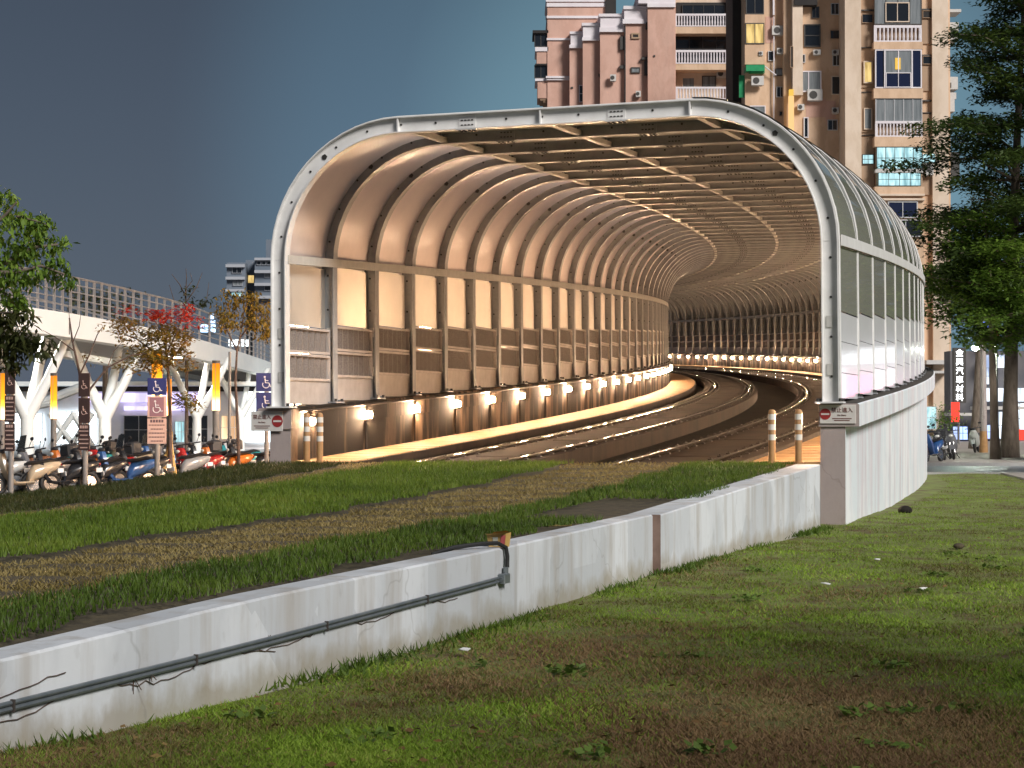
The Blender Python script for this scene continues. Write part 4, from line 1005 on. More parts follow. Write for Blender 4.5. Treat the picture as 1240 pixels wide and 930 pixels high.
# ------------------------------------------------------------------ scooters
M['tyre'] = M['black']; M['chrome'] = mat('chrome', (.6,.6,.6), rough=.2, metal=1); M['seat'] = mat('seat_vinyl', (.02,.018,.018), rough=.45); M['redlens'] = mat('tail_lens', (.35,.01,.01), rough=.2); M['lens'] = mat('lamp_lens', (.6,.6,.55), rough=.1); M['plast'] = mat('dark_plastic', (.03,.03,.032), rough=.5); M['screen'] = glassmat('scooter_screen', (.7,.75,.8))
def scooter(paint, box=False, screen=False):
    """about 1.8 m long, facing +x, wheels on z=0"""
    root = empty('scooter', (0,0,0))
    for x in (-.62,.64):
        mb = MB(); rr = []
        ring = [[(x+ (.21+.05*math.cos(b_))*math.cos(a), .05*math.sin(b_), .26+(.21+.05*math.cos(b_))*math.sin(a)) for b_ in np.linspace(0,2*math.pi,8,endpoint=False)] for a in np.linspace(0,2*math.pi,21)]
        mb.sweep(ring, 0, False); w_ = mb.build('wheel', M['tyre'], root, smooth=True)
        mb = MB(); mb.tube([(x,-.03,.26),(x,.03,.26)], .165, 14); mb.tube([(x,-.06,.26),(x,.06,.26)], .05, 8); mb.build('rim', M['chrome'], w_)
    mb = MB()   # rear body, floor, leg shield, as lofted sections
    def loft(secs):
        rings = []
        for x,z,w_,h in secs: rings.append([(x,w_*math.cos(a)*(1.0),z+h*math.sin(a)) for a in np.linspace(0,2*math.pi,12,endpoint=False)])
        mb.sweep(rings)
    loft([(-.88,.70,.05,.05),(-.75,.66,.13,.12),(-.5,.58,.17,.17),(-.22,.50,.17,.19),(-.12,.40,.15,.15),(-.08,.32,.14,.08)])
    loft([(-.2,.29,.15,.05),(.1,.27,.16,.045),(.32,.29,.15,.05)])
    rings = []
    for x,z,w_,t in ((.28,.3,.17,.05),(.40,.42,.21,.05),(.47,.62,.22,.055),(.50,.82,.17,.06),(.50,.95,.11,.06)): rings.append([(x-t,-w_,z),(x-t,w_,z),(x+t*.5,w_*.9,z),(x+t*1.6,w_*.35,z),(x+t*1.6,-w_*.35,z),(x+t*.5,-w_*.9,z)])
    mb.sweep(rings); rings = []
    for a in np.linspace(R(25),R(150),8): rings.append([(.64+.30*math.cos(a),-.075,.26+.30*math.sin(a)),(.64+.30*math.cos(a),.075,.26+.30*math.sin(a)),(.64+.285*math.cos(a),.075,.26+.285*math.sin(a)),(.64+.285*math.cos(a),-.075,.26+.285*math.sin(a))])
    mb.sweep(rings); mb.build('body', paint, root, smooth=True)
    mb = MB(); rings = []
    for x,z,w_,h in ((-.78,.77,.09,.03),(-.6,.79,.15,.05),(-.35,.74,.15,.05),(-.12,.73,.12,.045),(-.04,.70,.07,.03)): rings.append([(x,w_*math.cos(a),z+h*math.sin(a)) for a in np.linspace(0,2*math.pi,10,endpoint=False)])
    mb.sweep(rings); mb.build('seat', M['seat'], root, smooth=True)
    mb = MB(); mb.tube([(.52,0,.9),(.46,0,1.02)],.035,8); mb.tube([(.40,-.34,1.03),(.46,-.12,1.03),(.46,.12,1.03),(.40,.34,1.03)],.018,8); mb.ball((.5,0,.98),.08,.13,.07,6); mb.build('handlebar', M['plast'], root, smooth=True)
    for sy in (-1,1):
        mb = MB(); mb.tube([(.44,sy*.2,1.04),(.40,sy*.28,1.2)],.008,5); mb.ball((.40,sy*.29,1.23),.02,.07,.045,5); mb.build('mirror', M['plast'], root)
        mb = MB(); mb.tube([(.52,sy*.06,.72),(.65,sy*.07,.26)],.018,6); mb.build('fork', M['chrome'], root)
    mb = MB(); mb.ball((.575,0,.86),.05,.085,.06,6); mb.build('headlight', M['lens'], root, smooth=True)
    mb = MB(); mb.ball((-.87,0,.68),.03,.09,.035,5); mb.build('tail_light', M['redlens'], root)
    mb = MB(); mb.box(-.95,-.935,-.13,.13,.42,.52); mb.box(-.94,-.80,-.02,.02,.5,.6); mb.build('number_plate', M['white'], root)
    mb = MB(); mb.tube([(-.2,-.14,.24),(-.62,-.16,.25),(-.85,-.17,.32)],[.03,.05,.055],8); mb.build('exhaust', M['chrome'], root, smooth=True)
    mb = MB(); mb.tube([(.0,.12,.28),(-.05,.26,.02)],.015,5); mb.build('kick_stand', M['plast'], root)
    if box:
        mb = MB(); mb.cbox(-1.02,-.68,-.19,.19,.84,1.12,.05); mb.build('top_box', M['plast'], root)
    if screen:
        mb = MB(); mb.add([(.53,-.16,1.0),(.53,.16,1.0),(.42,.13,1.34),(.42,-.13,1.34),(.535,-.16,1.0),(.535,.16,1.0),(.425,.13,1.34),(.425,-.13,1.34)],[(0,1,2,3),(4,7,6,5),(0,3,7,4),(1,5,6,2),(3,2,6,7),(0,4,5,1)]); mb.build('windscreen', M['screen'], root)
    return root
cols = dict(white=(.55,.55,.53), orange=(.5,.14,.02), black=(.02,.02,.022), blue=(.03,.09,.25), red=(.28,.015,.015), silver=(.28,.29,.30), teal=(.04,.3,.33), grey=(.14,.14,.15), cream=(.45,.36,.25), brown=(.18,.08,.04))
PM = {k: mat('paint_'+k, v, rough=.25, coat=.6) for k,v in cols.items()}
protos = {}
sc = [ # px, Y, heading deg, colour, box, screen, where
 (-14,43,200,'white',0,0,'white scooter at the left edge behind the dark parking sign'),
 (30,42.5,215,'cream',0,0,'cream scooter parked between the two dark parking signs, nearest the bank'),
 (52,44,230,'grey',1,1,'grey scooter with windscreen and top box left of the middle dark parking sign'),
 (75,43,205,'black',0,0,'black scooter just left of the middle dark parking sign'),
 (92,46,220,'orange',0,0,'orange scooter behind the middle dark parking sign'),
 (117,44,222,'black',0,0,'plain black scooter just right of the middle dark parking sign'),
 (134,47,235,'red',1,0,'red scooter with top box in the middle of the left row'),
 (150,44.5,212,'blue',0,0,'blue scooter in the left row, in front of the red one'),
 (170,46,225,'black',0,1,'black scooter with windscreen left of the blue disabled sign'),
 (215,48,205,'silver',0,0,'silver scooter right of the tripod staked tree'),
 (226,50,215,'grey',1,0,'grey scooter with top box behind the silver one right of the tripod'),
 (240,49,228,'red',0,0,'red scooter left of the tall orange light column'),
 (254,52,218,'black',1,0,'black scooter with top box at the foot of the tall orange light column'),
 (272,50,214,'orange',0,0,'orange scooter under the yellow leaved tree'),
 (288,53,225,'teal',0,0,'teal scooter between the thin pole and the half hidden blue sign'),
 (303,51,205,'black',0,0,'black scooter nearest the left canopy pillar'),
 (20,48,210,'brown',0,0,'brown scooter behind the cream one at the left'),
 (105,50,228,'teal',1,0,'teal scooter with top box behind the plain black one'),
 (160,51,222,'cream',0,0,'cream scooter in the rear row behind the blue one'),
 (198,52,215,'blue',0,1,'blue scooter with windscreen behind the pink notice'),
 (1141,66,250,'black',1,0,'black scooter with top box parked at the kerb beyond the lawn'),
 (1131,64.5,235,'blue',0,0,'light blue scooter half hidden by the end of the parapet'),
 (1153,68,262,'grey',0,0,'grey scooter parked behind the black one across the street'),
 (1183,80,250,'white',0,0,'white scooter far back between the street tree trunks')]
for px,Y,hd,c,bx_,scn,lab in sc:
    k = (c,bx_,scn)
    if k in protos: o = copy_tree(protos[k])
    else: o = protos[k] = scooter(PM[c], bx_, scn)
    p = at(px,500,Y); o.location = (p.x,Y,-.1 if px < 600 else .085 if Y > 63 else -.008); o.rotation_euler = (R(7),0,R(hd))
    tag(o, lab, 'scooter', 'parked scooters on the left' if px < 600 else 'scooters across the street')

# ------------------------------------------------------------------ trees
M['bark'] = mat('bark', (.10,.075,.055), (.20,.16,.125), 6, .9, 0, .6, stretch=(1,1,.3)); M['bark2'] = mat('bark_pale', (.20,.15,.11), (.32,.25,.19), 5, .9, 0, .5, stretch=(1,1,.3)); M['twig'] = mat('twig', (.06,.04,.035), (.12,.08,.06), 6, .9)
M['leafdark'] = leafmat('leaf_dark', [(.025,.045,.015),(.045,.075,.02),(.075,.12,.025),(.13,.18,.03)], .35)
M['leaflime'] = leafmat('leaf_lime', [(.04,.08,.012),(.085,.16,.02),(.16,.26,.035),(.26,.36,.07)], .5)
M['leafolive'] = leafmat('leaf_olive', [(.02,.026,.008),(.04,.05,.012),(.07,.075,.02),(.10,.085,.03)], .6)
M['leafyel'] = leafmat('leaf_yellow', [(.07,.06,.012),(.14,.10,.015),(.22,.14,.02),(.16,.15,.03)], .8)
M['leafmix'] = leafmat('leaf_mixed', [(.07,.08,.016),(.15,.12,.02),(.27,.16,.02),(.34,.11,.02)], .8)
M['flower'] = leafmat('flower_red', [(.30,.015,.01),(.45,.03,.015),(.5,.08,.02)], 1.5)
def leaves(centers, spread, per, size, droop=.3, flat=.0, aspect=.42):
    """diamond leaves scattered about centres; spread = (rx, ry, rz)"""
    c = np.repeat(np.asarray(centers, float), per, 0); n = len(c)
    g = rng.normal(0,1,(n,3)); g /= np.maximum(1, np.linalg.norm(g,axis=1,keepdims=True)/1.6)
    c = c + g*np.asarray(spread)
    a = rng.uniform(0,2*np.pi,n); el = rng.normal(-droop,.45*(1-flat),n)
    d = np.c_[np.cos(a)*np.cos(el), np.sin(a)*np.cos(el), np.sin(el)]
    w = np.cross(d, np.c_[rng.normal(0,.35,n), rng.normal(0,.35,n), np.ones(n)]); w /= np.linalg.norm(w,axis=1,keepdims=True)
    s = size*rng.uniform(.6,1.25,n)[:,None]
    nrm = np.cross(w,d)
    v = np.stack([c, c+d*s*.45+w*s*aspect*.5+nrm*s*.06, c+d*s, c+d*s*.45-w*s*aspect*.5+nrm*s*.06],1)
    return v.reshape(-1,3), np.repeat(rng.uniform(0,1,n),4)
def crown(name, sets, mat_, parent):
    V = np.concatenate([s_[0] for s_ in sets]); r_ = np.concatenate([s_[1] for s_ in sets])
    inv = np.array(parent.matrix_basis.inverted().to_translation()); return mesh_np(name, V+inv, 4, mat_, parent, r_)
def tiered_tree(name, base, H, prof, label, group, mat_, trunk_r=.28, leaf=.16, per=42, lean=(0,0), seed=1, bark='bark', step=.75, nb=11, z0=3.5, flatz=.22, loose=0, spr=.34):
    """trunk with whorled limbs; each limb ends in flat sprays of leaves"""
    rs = np.random.default_rng(seed); base = Vector(base); root = empty(name, base, 0, label, 'tree', group); T = Matrix.Translation(-base)
    mb = MB(); mb.M = T; tr = []
    for i in range(9):
        t = i/8; tr.append(base+Vector((lean[0]*t+.12*math.sin(3*t+seed), lean[1]*t+.1*math.sin(4*t+seed*2), H*t)))
    mb.tube(tr, [trunk_r*(1.25 if i == 0 else 1-.85*i/8) for i in range(9)], 10)
    cs = []; z = z0
    while z < H*.99:
        f_ = z/H; i = min(7,int(f_*8)); q = tr[i].lerp(tr[i+1], f_*8-i); R_ = float(np.interp(z, [p[0] for p in prof],[p[1] for p in prof]))
        k0 = rs.uniform(0,6.28); n_ = max(4, int(nb*min(1,R_/2)+rs.integers(0,3)))
        for k in range(n_):
            a = k0+6.283*k/n_+rs.normal(0,.22); L_ = R_*rs.uniform(.62-.25*loose,1.08+.18*loose); up = rs.uniform(-.12*loose,.28+.3*loose)
            p0 = q; p1 = q+Vector((math.cos(a)*L_*.55, math.sin(a)*L_*.55, L_*up*.4)); p2 = q+Vector((math.cos(a)*L_, math.sin(a)*L_, L_*up*.5-.05*L_+rs.normal(0,.15)))
            mb.tube([p0,p1,p2],[max(.02,.016*L_+.02),.022,.008],5)
            nc = max(2,int(L_*2.1))
            for j in range(nc):
                t = .32+.68*(j+rs.uniform(0,.7))/nc; c = p0.lerp(p1,t*2) if t < .5 else p1.lerp(p2,t*2-1)
                sd = rs.normal(0,.22*L_*.5); cs.append((c.x-math.sin(a)*sd, c.y+math.cos(a)*sd, c.z+rs.normal(0,.10)))
        z += step*rs.uniform(.75,1.25)
    mb.build('trunk', M[bark], root, smooth=True)
    crown('crown', [leaves(cs,(spr,spr,flatz),per,leaf,.15,.3)], mat_, root); return root
b = at(1222,557,71); b.z = .05
tiered_tree('street_tree', b, 19.5, [(4.4,2.2),(5.2,3.8),(6,4.4),(8,4.5),(10.5,4.2),(12.5,3.6),(14.5,2.9),(17,2.3),(19.5,.5)], 'tall dark tree with tiered foliage and leaning forked trunk at the right edge', 'street trees on the right', M['leafdark'], .30, .23, 82, (.9,.4), 3, nb=9, step=.95, z0=4.7, flatz=.17, loose=1, spr=.42)
b = at(1209,556,68.5); b.z = .085
tiered_tree('street_tree', b, 8.8, [(4.2,1.6),(5,2.6),(6.5,2.7),(8,1.6),(8.8,.4)], 'slim street tree with lime green lit leaves just left of the tall dark tree', 'street trees on the right', M['leaflime'], .17, .22, 80, (-.5,.2), 5, 'bark2', z0=4.2, flatz=.2, loose=1, spr=.4)
b = at(1176,546,88); b.z = .085
tiered_tree('street_tree', b, 12, [(6.0,.8),(7,2.0),(9,2.4),(12,.4)], 'dark trunked street tree in front of the vertical shop sign', 'street trees on the right', M['leafolive'], .22, .20, 50, (.9,.2), 8, z0=6)
b = at(1150,547,84); b.z = .085
o = empty('potted_shrub', b, 0, 'small pale green shrub against the tan wall beside the parked scooters', 'shrub')
crown('foliage', [leaves([(b.x+rng.normal(-.2,.3),b.y+rng.normal(0,.3),1.3+rng.normal(0,.35)) for _ in range(26)],(.2,.2,.2),16,.16)], M['leaflime'], o)
mb = MB(); mb.tube([(0,0,-.05),(0,0,.45)],[.16,.22],10); mb.tube([(0,0,.4),(-.1,0,1.2)],.03,6); mb.build('pot', M['lcgrey'], o)
# off to the right: trees that shade the lawn and mirror in the canopy panels
tiered_tree('street_tree', (9.3,4.6,-.02), 9.5, [(4,1.5),(5,3.6),(7,4.3),(8.5,3.0),(9.5,.6)], 'broad shade tree on the lawn just beyond the right edge, shading the foreground grass', 'street trees on the right', M['leafolive'], .26, .19, 11, (.2,.2), 11, z0=4, nb=7)
tiered_tree('street_tree', (5.6,1.0,-.02), 8.5, [(4,1.5),(5,2.6),(6.5,2.9),(8.5,.6)], 'shade tree on the lawn beside the camera, shading the nearest grass', 'street trees on the right', M['leafolive'], .24, .19, 20, (.2,.2), 12, z0=4, nb=7)
tiered_tree('street_tree', (18.5,52.4,-.02), 12, [(3.2,1.2),(4,3.0),(6,3.8),(9,3.4),(12,.4)], 'lime green tree past the right edge that mirrors in the canopy side panels', 'street trees on the right', M['leaflime'], .22, .26, 80, (.2,.2), 14, z0=3.3)

tiered_tree('street_tree', (23.2,69.5,-.02), 13, [(4,1.6),(5,3.4),(8,3.9),(11,2.6),(13,.4)], 'tall lime green tree behind the added light boards past the right edge', 'street trees on the right', M['leaflime'], .22, .26, 40, (.2,.2), 15, z0=4)
def px_tree(name, label, Y, base, limbs, clusters, mats, leaf, sp=(.16,.16,.1), per=26, droop=.5, bark='twig', cat='tree', flat=0, asp=.42, extra=None, r0=.06):
    """tree laid out from its outline in the photo; each limb and cluster gets its own depth"""
    b = at(base[0],500,Y); root = empty(name, (b.x,Y,-.1), 0, label, cat); T = Matrix.Translation(-root.location)
    mb = MB(); mb.M = T
    for pts_, r_ in limbs:
        yy = Y+rng.normal(0,.35); P_ = [at(x,y,Y+(yy-Y)*i/max(1,len(pts_)-1)) for i,(x,y) in enumerate(pts_)]
        if pts_[0][1] > 545: P_[0].z = -.1
        n_ = len(P_); mb.tube(P_, [r_*(1-.65*i/(n_-1)) for i in range(n_)], 7)
    mb.build('trunk', M[bark], root, smooth=True)
    for nm,cl,mm in clusters:
        cs = []
        for x,y,rad,k in cl:
            for _ in range(k): 
                a = rng.uniform(0,6.28); q_ = rad*math.sqrt(rng.uniform()); p = at(x+q_*math.cos(a)*1.3,y+q_*math.sin(a)*.8,Y+rng.normal(0,rad/F*Y*.9)); cs.append(tuple(p))
        if cs: crown(nm, [leaves(cs,sp,per,leaf,droop,flat,asp)], M[mm], root)
    return root
px_tree('leafy_tree','leafy tree reaching in from the left edge with light green drooping leaves',27,(-95,560),
   [([(-95,600),(-92,480),(-80,400),(-60,340)],.16),([(-80,400),(-40,345),(0,322),(40,300),(70,296)],.05),([(-60,345),(-30,290),(5,262),(20,245)],.04),([(-60,345),(-20,330),(20,330),(50,322),(78,332)],.04),([(-70,390),(-40,350),(0,350),(20,370)],.03),([(20,262),(45,268),(56,272)],.02)],
   [('crown',[(5,238,8,5),(8,266,10,7),(28,266,11,8),(50,272,9,8),(20,296,12,6),(42,292,12,9),(66,294,8,7),(8,314,12,8),(30,306,9,6),(60,322,13,11),(40,332,13,9),(15,335,14,10),(78,336,8,6),(8,362,12,9),(24,370,8,5),(-20,300,30,24),(-30,350,25,20)],'leaflime')],None,.125,(.09,.09,.075),15,.85,'bark')
px_tree('leafy_tree','dark leaved branch hanging lower at the left edge, with long pointed leaves',25,(-120,560),
   [([(-120,600),(-115,480),(-90,410)],.12),([(-90,410),(-40,395),(0,405),(30,425)],.035),([(-60,398),(-20,380),(15,378)],.025)],
   [('crown',[(10,383,14,10),(30,385,6,4),(5,410,16,12),(30,414,13,10),(48,422,9,7),(15,434,14,9),(-25,400,25,20)],'leafolive')],None,.17,(.10,.10,.07),14,.6,'bark',asp=.3)
px_tree('sapling','bare young tree with thin forked branches in front of the footbridge',45,(108,560),
   [([(96,585),(97,520),(100,480),(96,450),(88,415),(84,385)],.05),([(97,500),(110,470),(130,445),(160,430),(178,428)],.03),([(96,455),(108,430),(118,405),(125,395)],.022),([(90,425),(70,410),(52,400)],.018),([(88,415),(96,395),(98,380)],.014),([(130,445),(138,425),(150,412)],.014),([(84,405),(84,385),(83,370)],.012)],
   [('crown',[(120,398,6,2),(150,410,7,3),(172,428,6,3),(108,432,8,4)],'leafyel')],None,.12,(.1,.1,.08),7,.4)
px_tree('flame_tree','young tree with red blossom and orange lit leaves, staked by a wooden tripod',47,(205,575),
   [([(207,590),(206,520),(205,470),(203,440),(200,410)],.06),([(204,450),(185,425),(165,410),(150,405)],.03),([(203,440),(220,420),(235,400)],.025),([(202,430),(195,400),(185,385)],.02),([(206,480),(222,490),(232,488)],.018),([(203,425),(215,400),(220,382)],.018)],
   [('crown',[(160,400,14,12),(180,410,14,13),(200,400,13,10),(170,425,14,11),(195,425,14,12),(218,405,11,9),(215,428,9,6),(188,440,11,7),(232,488,8,7),(218,482,7,5),(150,390,8,5),(160,440,10,5),(225,440,9,3)],'leafmix'),('blossom',[(195,383,8,6),(222,378,7,5),(230,390,6,3),(184,382,6,3),(158,375,5,2)],'flower')],None,.15,(.19,.19,.09),26,.25,flat=.3,asp=.4)
o = empty('tree_stake', tuple(at(203,500,47.3))[:2]+(-.1,), 0, 'orange lit wooden tripod stake bracing the red flowering tree', 'stake')
for x0,x1 in ((194,206),(214,206),(205,207)):
    mb = MB(); mb.M = Matrix.Translation(-o.location); a,c = at(x0,575,47.2 if x0 != 205 else 48),at(x1,530,47.3); a.z = -.1; mb.tube([a,c+(c-a)*.12],.045,8); mb.build('stake_leg', M['carton'], o)
mb = MB(); mb.M = Matrix.Translation(-o.location); a,c = at(199,552,47.2),at(211,552,47.2); mb.tube([a,c],.035,6); mb.build('brace', M['carton'], o)
px_tree('young_tree','young tree with yellow brown leaves on a slim trunk beside the left canopy rib',50,(283,570),
   [([(290,590),(288,520),(285,460),(287,425),(292,400)],.05),([(287,425),(275,400),(265,385)],.025),([(290,410),(305,390),(318,380)],.025),([(292,400),(296,375),(300,362)],.02)],
   [('crown',[(268,378,9,9),(285,370,9,8),(300,360,9,9),(318,372,9,9),(326,388,8,8),(310,392,9,8),(282,388,9,7),(272,390,7,5),(322,402,7,6),(272,358,5,4),(300,378,8,5)],'leafyel')],None,.14,(.13,.13,.10),15,.9)
px_tree('bare_tree','bare branched dark tree with a few leaf tufts standing behind the footbridge railing',84,(226,560),
   [([(226,585),(226,450),(225,390),(225,350)],.09),([(225,360),(218,345),(208,332)],.03),([(225,352),(226,335),(225,325)],.025),([(226,365),(238,348),(245,330)],.03),([(226,380),(212,368),(205,345)],.03),([(227,385),(250,365),(253,342)],.028),([(225,350),(233,340),(230,330)],.02)],
   [('crown',[(227,352,5,5),(222,365,5,4),(244,368,6,7),(250,364,4,3)],'leafolive')],None,.22,(.2,.2,.1),9,.3)
for (px,py) in ((190,345),):
    pass
# shrubs seen behind the railing
for i,(x0,x1,y0,y1,Y,lab) in enumerate(((85,170,352,378,86,'dark shrubbery behind the left end of the footbridge railing'),)):
    b = at((x0+x1)/2,500,Y); o = empty('hedge_tree',(b.x,Y,-.1),0,lab,'tree'); cs = [tuple(at(rng.uniform(x0,x1),rng.uniform(y0,y1),Y+rng.normal(0,.8))) for _ in range(60)]
    crown('crown',[leaves(cs,(.3,.3,.2),16,.25)],M['leafolive'],o); mb = MB(); mb.tube([(0,0,0),(0,0,6)],[.2,.08],8); mb.build('trunk',M['bark'],o)

mb = MB()
for y0,y1,dz in ((8.9,10.6,-.03),(10.3,12.2,-.035),(12.0,14.9,-.02),(9.2,10.2,.10)):
    pts_ = []
    for y in np.arange(y0,y1,.07):
        p,_,_ = wall_at(y,.006); p.z = float(np.interp(y,[6.5,9.66,15.7],[.165,.235,.365]))+dz+.03*math.sin(y*5)+rng.normal(0,.008); pts_.append(p)
    mb.tube(pts_, .0032, 4)
for y,h in ((9.4,.10),(10.75,-.09),(10.9,-.05),(13.3,-.05),(12.1,.07)):
    p,_,_ = wall_at(y,.008); p.z = float(np.interp(y,[6.5,9.66,15.7],[.165,.235,.365])); 
    for k in range(4): mb.tube([p, p+Vector((rng.normal(0,.02),rng.normal(0,.03),h*rng.uniform(.5,1.1)))], .003, 4)
tag(mb.build('dry_creeper', M['twig']), 'thin dry creeper stems clinging to the wall just under the conduits', 'creeper')
n = 1500; y_ = 9+24*rng.uniform(0,1,n)**1.8; x_ = rng.uniform(-.3,.3,n)*y_; k_ = x_ > np.interp(y_, [2,9.66,15.81,20.67,28.9,34], [-5.5,-2.5,.1,1.8,5.1,7]); x_,y_ = x_[k_],y_[k_]
V_,r_ = leaves(np.c_[x_,y_,.018*np.sin(.9*x_+.5*y_)+.03], (.02,.02,.006), 1, .055, 0, .8, .6)
cw = []; 
for _ in range(46):
    yy = 9.2+16*rng.uniform()**1.5; xx = rng.uniform(-.3,.3)*yy
    if xx > float(np.interp(yy, [2,9.66,15.81,20.67,28.9,34], [-5.5,-2.4,.2,1.9,5.2,7])): cw += [(xx+rng.normal(0,.07),yy+rng.normal(0,.07),.018*math.sin(.9*xx+.5*yy)+.02) for _ in range(int(rng.integers(2,7)))]
Vw,rw = leaves(cw, (.05,.05,.012), 7, .06, -.35, .5, .7)
ow = mesh_np('broadleaf_weeds', Vw, 4, leafmat('weed_leaf', [(.09,.14,.03),(.14,.22,.04),(.2,.3,.06)], 1.5, .3), None, rw); ow['kind'] = 'stuff'; ow['label'] = 'small broadleaf weeds dotted through the lawn'
o = mesh_np('fallen_leaves', V_, 4, leafmat('fallen_leaf', [(.10,.055,.025),(.19,.11,.04),(.28,.2,.07)], 2.0, .1), None, r_); o['kind'] = 'stuff'; o['label'] = 'brown fallen leaves scattered over the lawn'

# ------------------------------------------------------------------ right street
M['neon'] = emis('sign_letter_light', (.95,.98,1), 3.0); M['shopcold'] = emis_window('shop_interior', (.85,.95,1), (.16,.2,.3), 1.6, .5); M['bluelit'] = emis_window('blue_shop_light', (.35,.5,1), (.2,.22,.35), 1.5, .5); M['redlit'] = emis('red_sign_light', (.9,.06,.04), 1.0); M['pinklit'] = emis('pink_board_light', (1,.22,.42), 1.7); M['whitelit'] = emis('white_board_light', (.90,.97,1), 1.3)
Sh = Facade('shop_building', 'dark shop house with lit ground floor windows behind the street trees', 'building', 112, 1200)
Sh.part('wall', mat('shop_wall',(.09,.09,.10),(.15,.14,.14),.6,.7), [(1151,1420,425,545,113,1.6)]); Sh.part('signboard', M['shopcold'], [(1196,1222,430,445,112,.5),(1196,1240,470,486,112,.5)]); Sh.part('red_sign', M['redlit'], [(1198,1208,398,412,112,.4),(1233,1242,520,533,111.5,.4)]); Sh.part('awning', M['ac'], [(1158,1184,500,503.5,109,3),(1190,1245,492,496,109,3)])
for r_,p_ in (((1153,1172,516,533),'bluelit'),((1180,1202,514,532),'bluelit'),((1205,1218,498,532),'shopcold'),((1220,1262,488,526),'shopcold'),((1186,1198,445,466),'shopcold'),((1262,1330,480,532),'shopcold'),((1340,1400,470,532),'shopcold')): Sh.window(*r_,112.9,p_,'aludark',3,2,.7)
b = at(1162,452,104); o = empty('vertical_sign', (b.x,104,0), 0, 'tall dark vertical shop sign with white glowing characters between tan tower and tree trunk', 'sign')
mb = MB(); z0,z1 = at(1160,488,104).z, at(1160,421,104).z; mb.cbox(-.36,.36,0,.22,z0,z1,.03); mb.build('sign_box', M['aludark'], o); mb = MB(); mb.tube([(0,.3,0),(0,.3,z1)],.07,8); mb.build('pole', M['gal'], o)
for i,ch in enumerate('金興汽車材料'): text_mesh(ch, .44, M['neon'], 'lettering', o, Matrix.Translation((0,-.008,z1-.32-i*(z1-z0-.5)/5.2)) @ Matrix.Rotation(R(90),4,'X'))
b = at(1157,500,100); o = empty('banner_sign',(b.x,100,0),0,'narrow red banner sign under the vertical shop sign','sign'); mb = MB(); z0,z1 = at(1157,511,100).z,at(1157,487,100).z; mb.cbox(-.22,.22,0,.05,z0,z1,.01); mb.build('banner',M['redlit'],o); mb = MB(); mb.tube([(.2,.08,0),(.2,.08,z1)],.03,6); mb.build('pole',M['gal'],o)
b = at(1191,548,80); o = empty('utility_pole',(b.x,80,.085),0,'pale utility pole rising between the street trees, ochre at its foot','pole'); mb = MB(); mb.tube([(0,0,.9),(0,0,at(1191,405,80).z)],[.15,.12],12); mb.build('pole',M['pillar'],o,True); mb = MB(); mb.tube([(0,0,-.05),(0,0,.9)],[.19,.155],12); mb.build('painted_foot',M['postb'],o,True)
b = at(1181,424,75); o = empty('street_lamp',(b.x,75,.085),0,'lit white street lamp glowing through the leaves above the street','lamp'); mb = MB(); mb.tube([(.9,.3,0),(.9,.3,b.z+.3),(.5,.1,b.z+.45),(.1,0,b.z+.2)],[.09,.06,.04,.04],8); mb.build('post',M['gal'],o,True); mb = MB(); mb.ball((0,0,b.z),.15,.15,.10,8); mb.build('lamp_head',emis('street_lamp_light',(.9,1,.85),380),o,True)
b = at(1190,388,72); o = empty('blue_light',(b.x,72,b.z),0,'small blue glowing light strung in the tree branches','lamp'); mb = MB(); mb.ball((0,0,0),.12,.1,.1,6); mb.box(.1,.4,-.03,.03,-.25,-.17); mb.build('light_body',emis('blue_lamp',(.12,.18,1),3),o)
# unseen light boards added past the right edge to mirror in the panels
Sx = Facade('reflection_boards', 'added unseen row of pink and white light boards past the right edge, mirrored in the panels', 'hoarding', 64.5, 1400)
Sx.part('board_back', M['hall'], [(1262,1700,415,545,66.1,.3)]); Sx.part('pink_board', M['pinklit'], [(1340,1400,450,540,66.02,.06),(1440,1520,440,540,66.02,.06)]); Sx.part('white_board', M['whitelit'], [(1268,1690,418,436,66.02,.06),(1268,1336,445,540,66.02,.06),(1404,1436,440,540,66.02,.06),(1525,1640,440,540,66.02,.06)])
for x0 in (1270,1380,1490,1600,1690): Sx.part('post', M['gal'], [(x0,x0+4,412,556,66.42,.12)])

# ------------------------------------------------------------------ light, sky, camera
sun_el, sun_dir = R(34), Vector((.62,-.78,0)).normalized()
dv = Vector((sun_dir.x*math.cos(sun_el), sun_dir.y*math.cos(sun_el), math.sin(sun_el)))
sl = bpy.data.lights.new('night_glow_sun','SUN'); sl.energy = 2.2; sl.angle = R(18); sl.color = (1,.96,.92)
so = link('night_glow_sun', sl); so.rotation_euler = dv.to_track_quat('Z','Y').to_euler()
w = bpy.data.worlds.new('World'); S.world = w; w.use_nodes = True; nt = w.node_tree; N = nt.nodes; L = nt.links
bg = N['Background']; bg.inputs['Strength'].default_value = .034
sk = N.new('ShaderNodeTexSky'); sk.sky_type = 'NISHITA'; sk.sun_disc = False; sk.sun_elevation = sun_el; sk.sun_rotation = math.atan2(sun_dir.x, sun_dir.y)
tc = N.new('ShaderNodeTexCoord')
hs = N.new('ShaderNodeMix'); hs.data_type = 'RGBA'; hs.blend_type = 'MULTIPLY'; hs.inputs[0].default_value = 1; L.new(sk.outputs[0], hs.inputs[6]); hs.inputs[7].default_value = (.10,.085,.075,1)
dot = N.new('ShaderNodeVectorMath'); dot.operation = 'DOT_PRODUCT'; g = Vector((.118,1,.14)).normalized(); dot.inputs[1].default_value = g
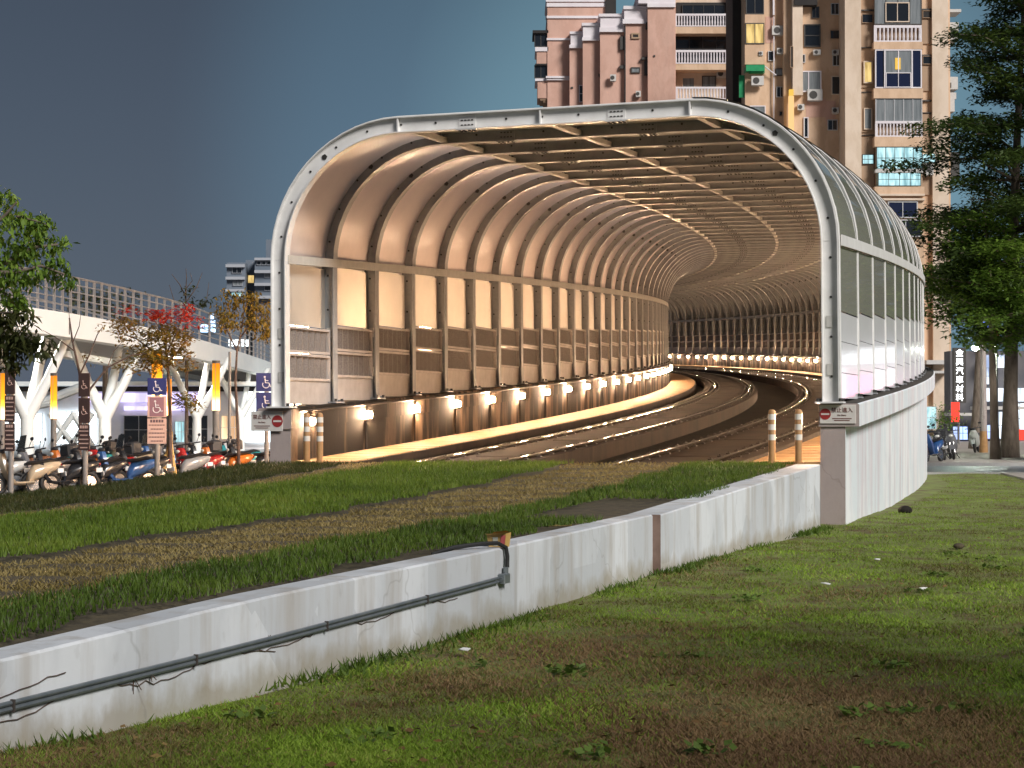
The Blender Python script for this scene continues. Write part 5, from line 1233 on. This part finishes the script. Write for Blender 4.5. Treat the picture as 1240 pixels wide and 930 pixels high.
nm = N.new('ShaderNodeVectorMath'); nm.operation = 'NORMALIZE'; L.new(tc.outputs['Generated'], nm.inputs[0]); L.new(nm.outputs[0], dot.inputs[0])
cr = N.new('ShaderNodeValToRGB'); e = cr.color_ramp.elements; cr.color_ramp.interpolation = 'EASE'
e[0].position = .955; e[0].color = (.86,1.2,1.8,1); e[1].position = .9995; e[1].color = (2.5,4.8,6.1,1)
q = e.new(.982); q.color = (1.3,2.35,3.45,1)
L.new(dot.outputs['Value'], cr.inputs[0])
sep = N.new('ShaderNodeSeparateXYZ'); L.new(nm.outputs[0], sep.inputs[0])
hz = N.new('ShaderNodeMapRange'); hz.inputs['From Min'].default_value = 0; hz.inputs['From Max'].default_value = .22; hz.inputs['To Min'].default_value = 1.32; hz.inputs['To Max'].default_value = .8; L.new(sep.outputs['Z'], hz.inputs['Value'])
ml = N.new('ShaderNodeVectorMath'); ml.operation = 'SCALE'; L.new(cr.outputs[0], ml.inputs[0]); L.new(hz.outputs[0], ml.inputs['Scale'])
ad = N.new('ShaderNodeVectorMath'); ad.operation = 'ADD'; L.new(ml.outputs[0], ad.inputs[0]); L.new(hs.outputs[2], ad.inputs[1]); L.new(ad.outputs[0], bg.inputs['Color'])
cam = bpy.data.cameras.new('camera'); co = link('camera', cam); cam.sensor_width = 36; cam.lens = 36*F/1240; co.location = (0,0,CZ); co.rotation_euler = (R(90)+PITCH,0,0); cam.clip_start = .1; cam.clip_end = 3000; S.camera = co
S.view_settings.view_transform = 'Standard'; S.view_settings.look = 'None'; S.view_settings.exposure = .85; S.view_settings.gamma = 1; S.view_settings.use_curve_mapping = False
S.render.engine = 'CYCLES'; S.cycles.use_denoising = True; S.cycles.max_bounces = 7; S.cycles.diffuse_bounces = 4; S.cycles.glossy_bounces = 3; S.cycles.transmission_bounces = 4; S.cycles.transparent_max_bounces = 12; S.cycles.sample_clamp_indirect = 3; S.cycles.use_light_tree = True; S.cycles.caustics_reflective = False; S.cycles.caustics_refractive = False
